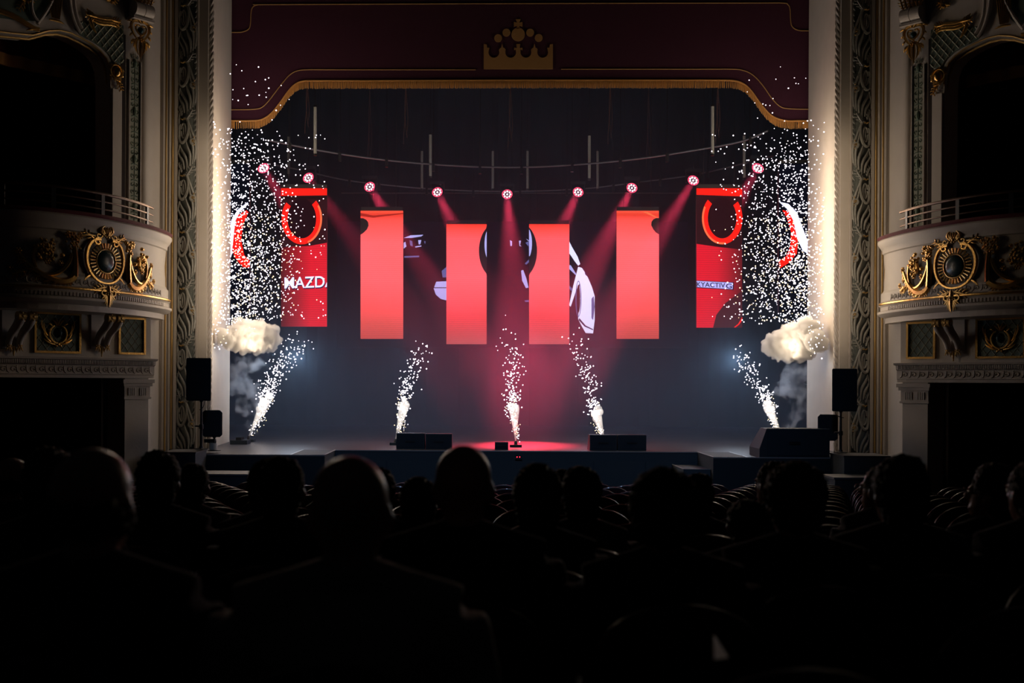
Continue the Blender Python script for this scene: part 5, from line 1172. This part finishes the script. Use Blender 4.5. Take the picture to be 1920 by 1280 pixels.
# ------------------------------------------------------------------ stalls seats
def seat_parts():
    mb = MB(); hw = 0.25; y0 = -0.23
    out = [(-hw, 0.34)] + [(-hw + 0.02 * 0, 0.62)] + [(-hw * math.cos(a) , 0.66 + 0.235 * math.sin(a) ** 0.8 if math.sin(a) > 0 else 0.66) for a in np.linspace(0.02, PI - 0.02, 15)] + [(hw, 0.62), (hw, 0.34)]
    lean = lambda a, b, d: (a, y0 + d - (b - 0.45) * 0.16, b)
    A = MB().prism([(a * 0.9, b if b < 0.5 else b - 0.025) for a, b in out], lean, -0.018, 0.055)
    B = MB().prism(out, lean, -0.035, -0.015)
    rim = MB().tube([lean(a, b, -0.012) for a, b in out], 0.013, 6)
    S = MB(); S.prism([(-0.23, -0.18), (0.23, -0.18), (0.235, 0.20), (0.20, 0.25), (-0.20, 0.25), (-0.235, 0.20)], lambda a, b, d: (a, b, d), 0.38, 0.45)
    arms = []
    for s_ in (-1, 1):
        q = MB(); q.tube([(s_ * 0.265, y0 + 0.02, 0.64), (s_ * 0.265, 0.05, 0.655), (s_ * 0.265, 0.17, 0.62), (s_ * 0.265, 0.20, 0.56)], [0.024, 0.026, 0.024, 0.018], 8)
        arms.append(q)
    legs = []
    for s_ in (-1, 1):
        q = MB(); q.box((s_ * 0.265 - 0.014, -0.20, 0.0), (s_ * 0.265 + 0.014, 0.10, 0.62)); q.box((s_ * 0.265 - 0.02, -0.24, 0.0), (s_ * 0.265 + 0.02, 0.18, 0.03)); legs.append(q)
    return [('backrest', A, SEATV), ('back_panel', B, SEATW), ('back_rim', rim, SEATW), ('seat_cushion', S, SEATV)] + [('armrest', q, mat('matte_dark_armrest', (0.018, 0.008, 0.009), 0.8)) for q in arms] + [('side_support', q, STEEL) for q in legs]
SEATM = []
for nm, q, m_ in seat_parts():
    me = q.mesh(nm); me.materials.append(m_); SEATM.append((nm, me))
proto = thing('theatre_seat', '', 'seat', (0, 0, 0))
prparts = []
for nm, me in SEATM:
    o = bpy.data.objects.new(nm, me); COL.objects.link(o); o.parent = proto; prparts.append(o)
ORDN = ['front', 'second', 'third', 'fourth', 'fifth', 'sixth', 'seventh', 'eighth', 'ninth', 'tenth', 'eleventh', 'twelfth', 'thirteenth', 'fourteenth', 'fifteenth', 'sixteenth', 'seventeenth', 'eighteenth']
first = True; nseat = 0
for row in range(16, -1, -1):
    Y = 2.4 + row * 0.9; occ = ROWP.get(row, [])
    xs = []
    lo, hi = CX - (VX + 30) / F * Y - 0.3, CX + (1950 - VX) / F * Y + 0.3
    lo, hi = max(lo, -6.0 if Y > 15.5 else -7.2), min(hi, 6.0 if Y > 15.5 else 7.2)
    places = [(x, y, i) for x, y, i in occ]
    off = 0.13 if row % 2 else 0.40
    x = math.floor(lo / 0.56) * 0.56 + off
    while x < hi:
        if all(abs(x - q[0]) > 0.56 for q in occ) and lo < x < hi: places.append((x, Y, -1))
        x += 0.56
    for x, y, used in sorted(places):
        if first: r = proto; parts = None; first = False
        else:
            r = proto.copy(); COL.objects.link(r)
            for p in prparts: c = p.copy(); COL.objects.link(c); c.parent = r
        r.location = (x, y - 0.02, floor_z(y)); nseat += 1
        on = ORDN[16 - row]
        if used >= 0: r['label'] = 'theatre seat occupied by ' + SHORT[used]
        else: r['label'] = 'empty plum velvet theatre seat with rounded wooden back, %s row from the stage' % on
        r['group'] = 'seats of the %s row' % on
print('SEATS', nseat)
# sheet of paper in someone's lap at the lower right
mb = MB(); mb.add([P(1338, 1190, 2.30), P(1342, 1194, 2.28), P(1366, 1232, 2.06), P(1340, 1236, 2.04)], [(0, 1, 2, 3)])
v = mb.v; mb.add([(q[0], q[1] + 0.002, q[2] - 0.001) for q in v[:4]], [(3, 2, 1, 0)]); mb.f += [[0, 4, 5, 1], [1, 5, 6, 2], [2, 6, 7, 3], [3, 7, 4, 0]]
solo(mb, 'paper_sheet', PAPER, 'pale folded paper sheet catching light low at the lower right', 'paper')
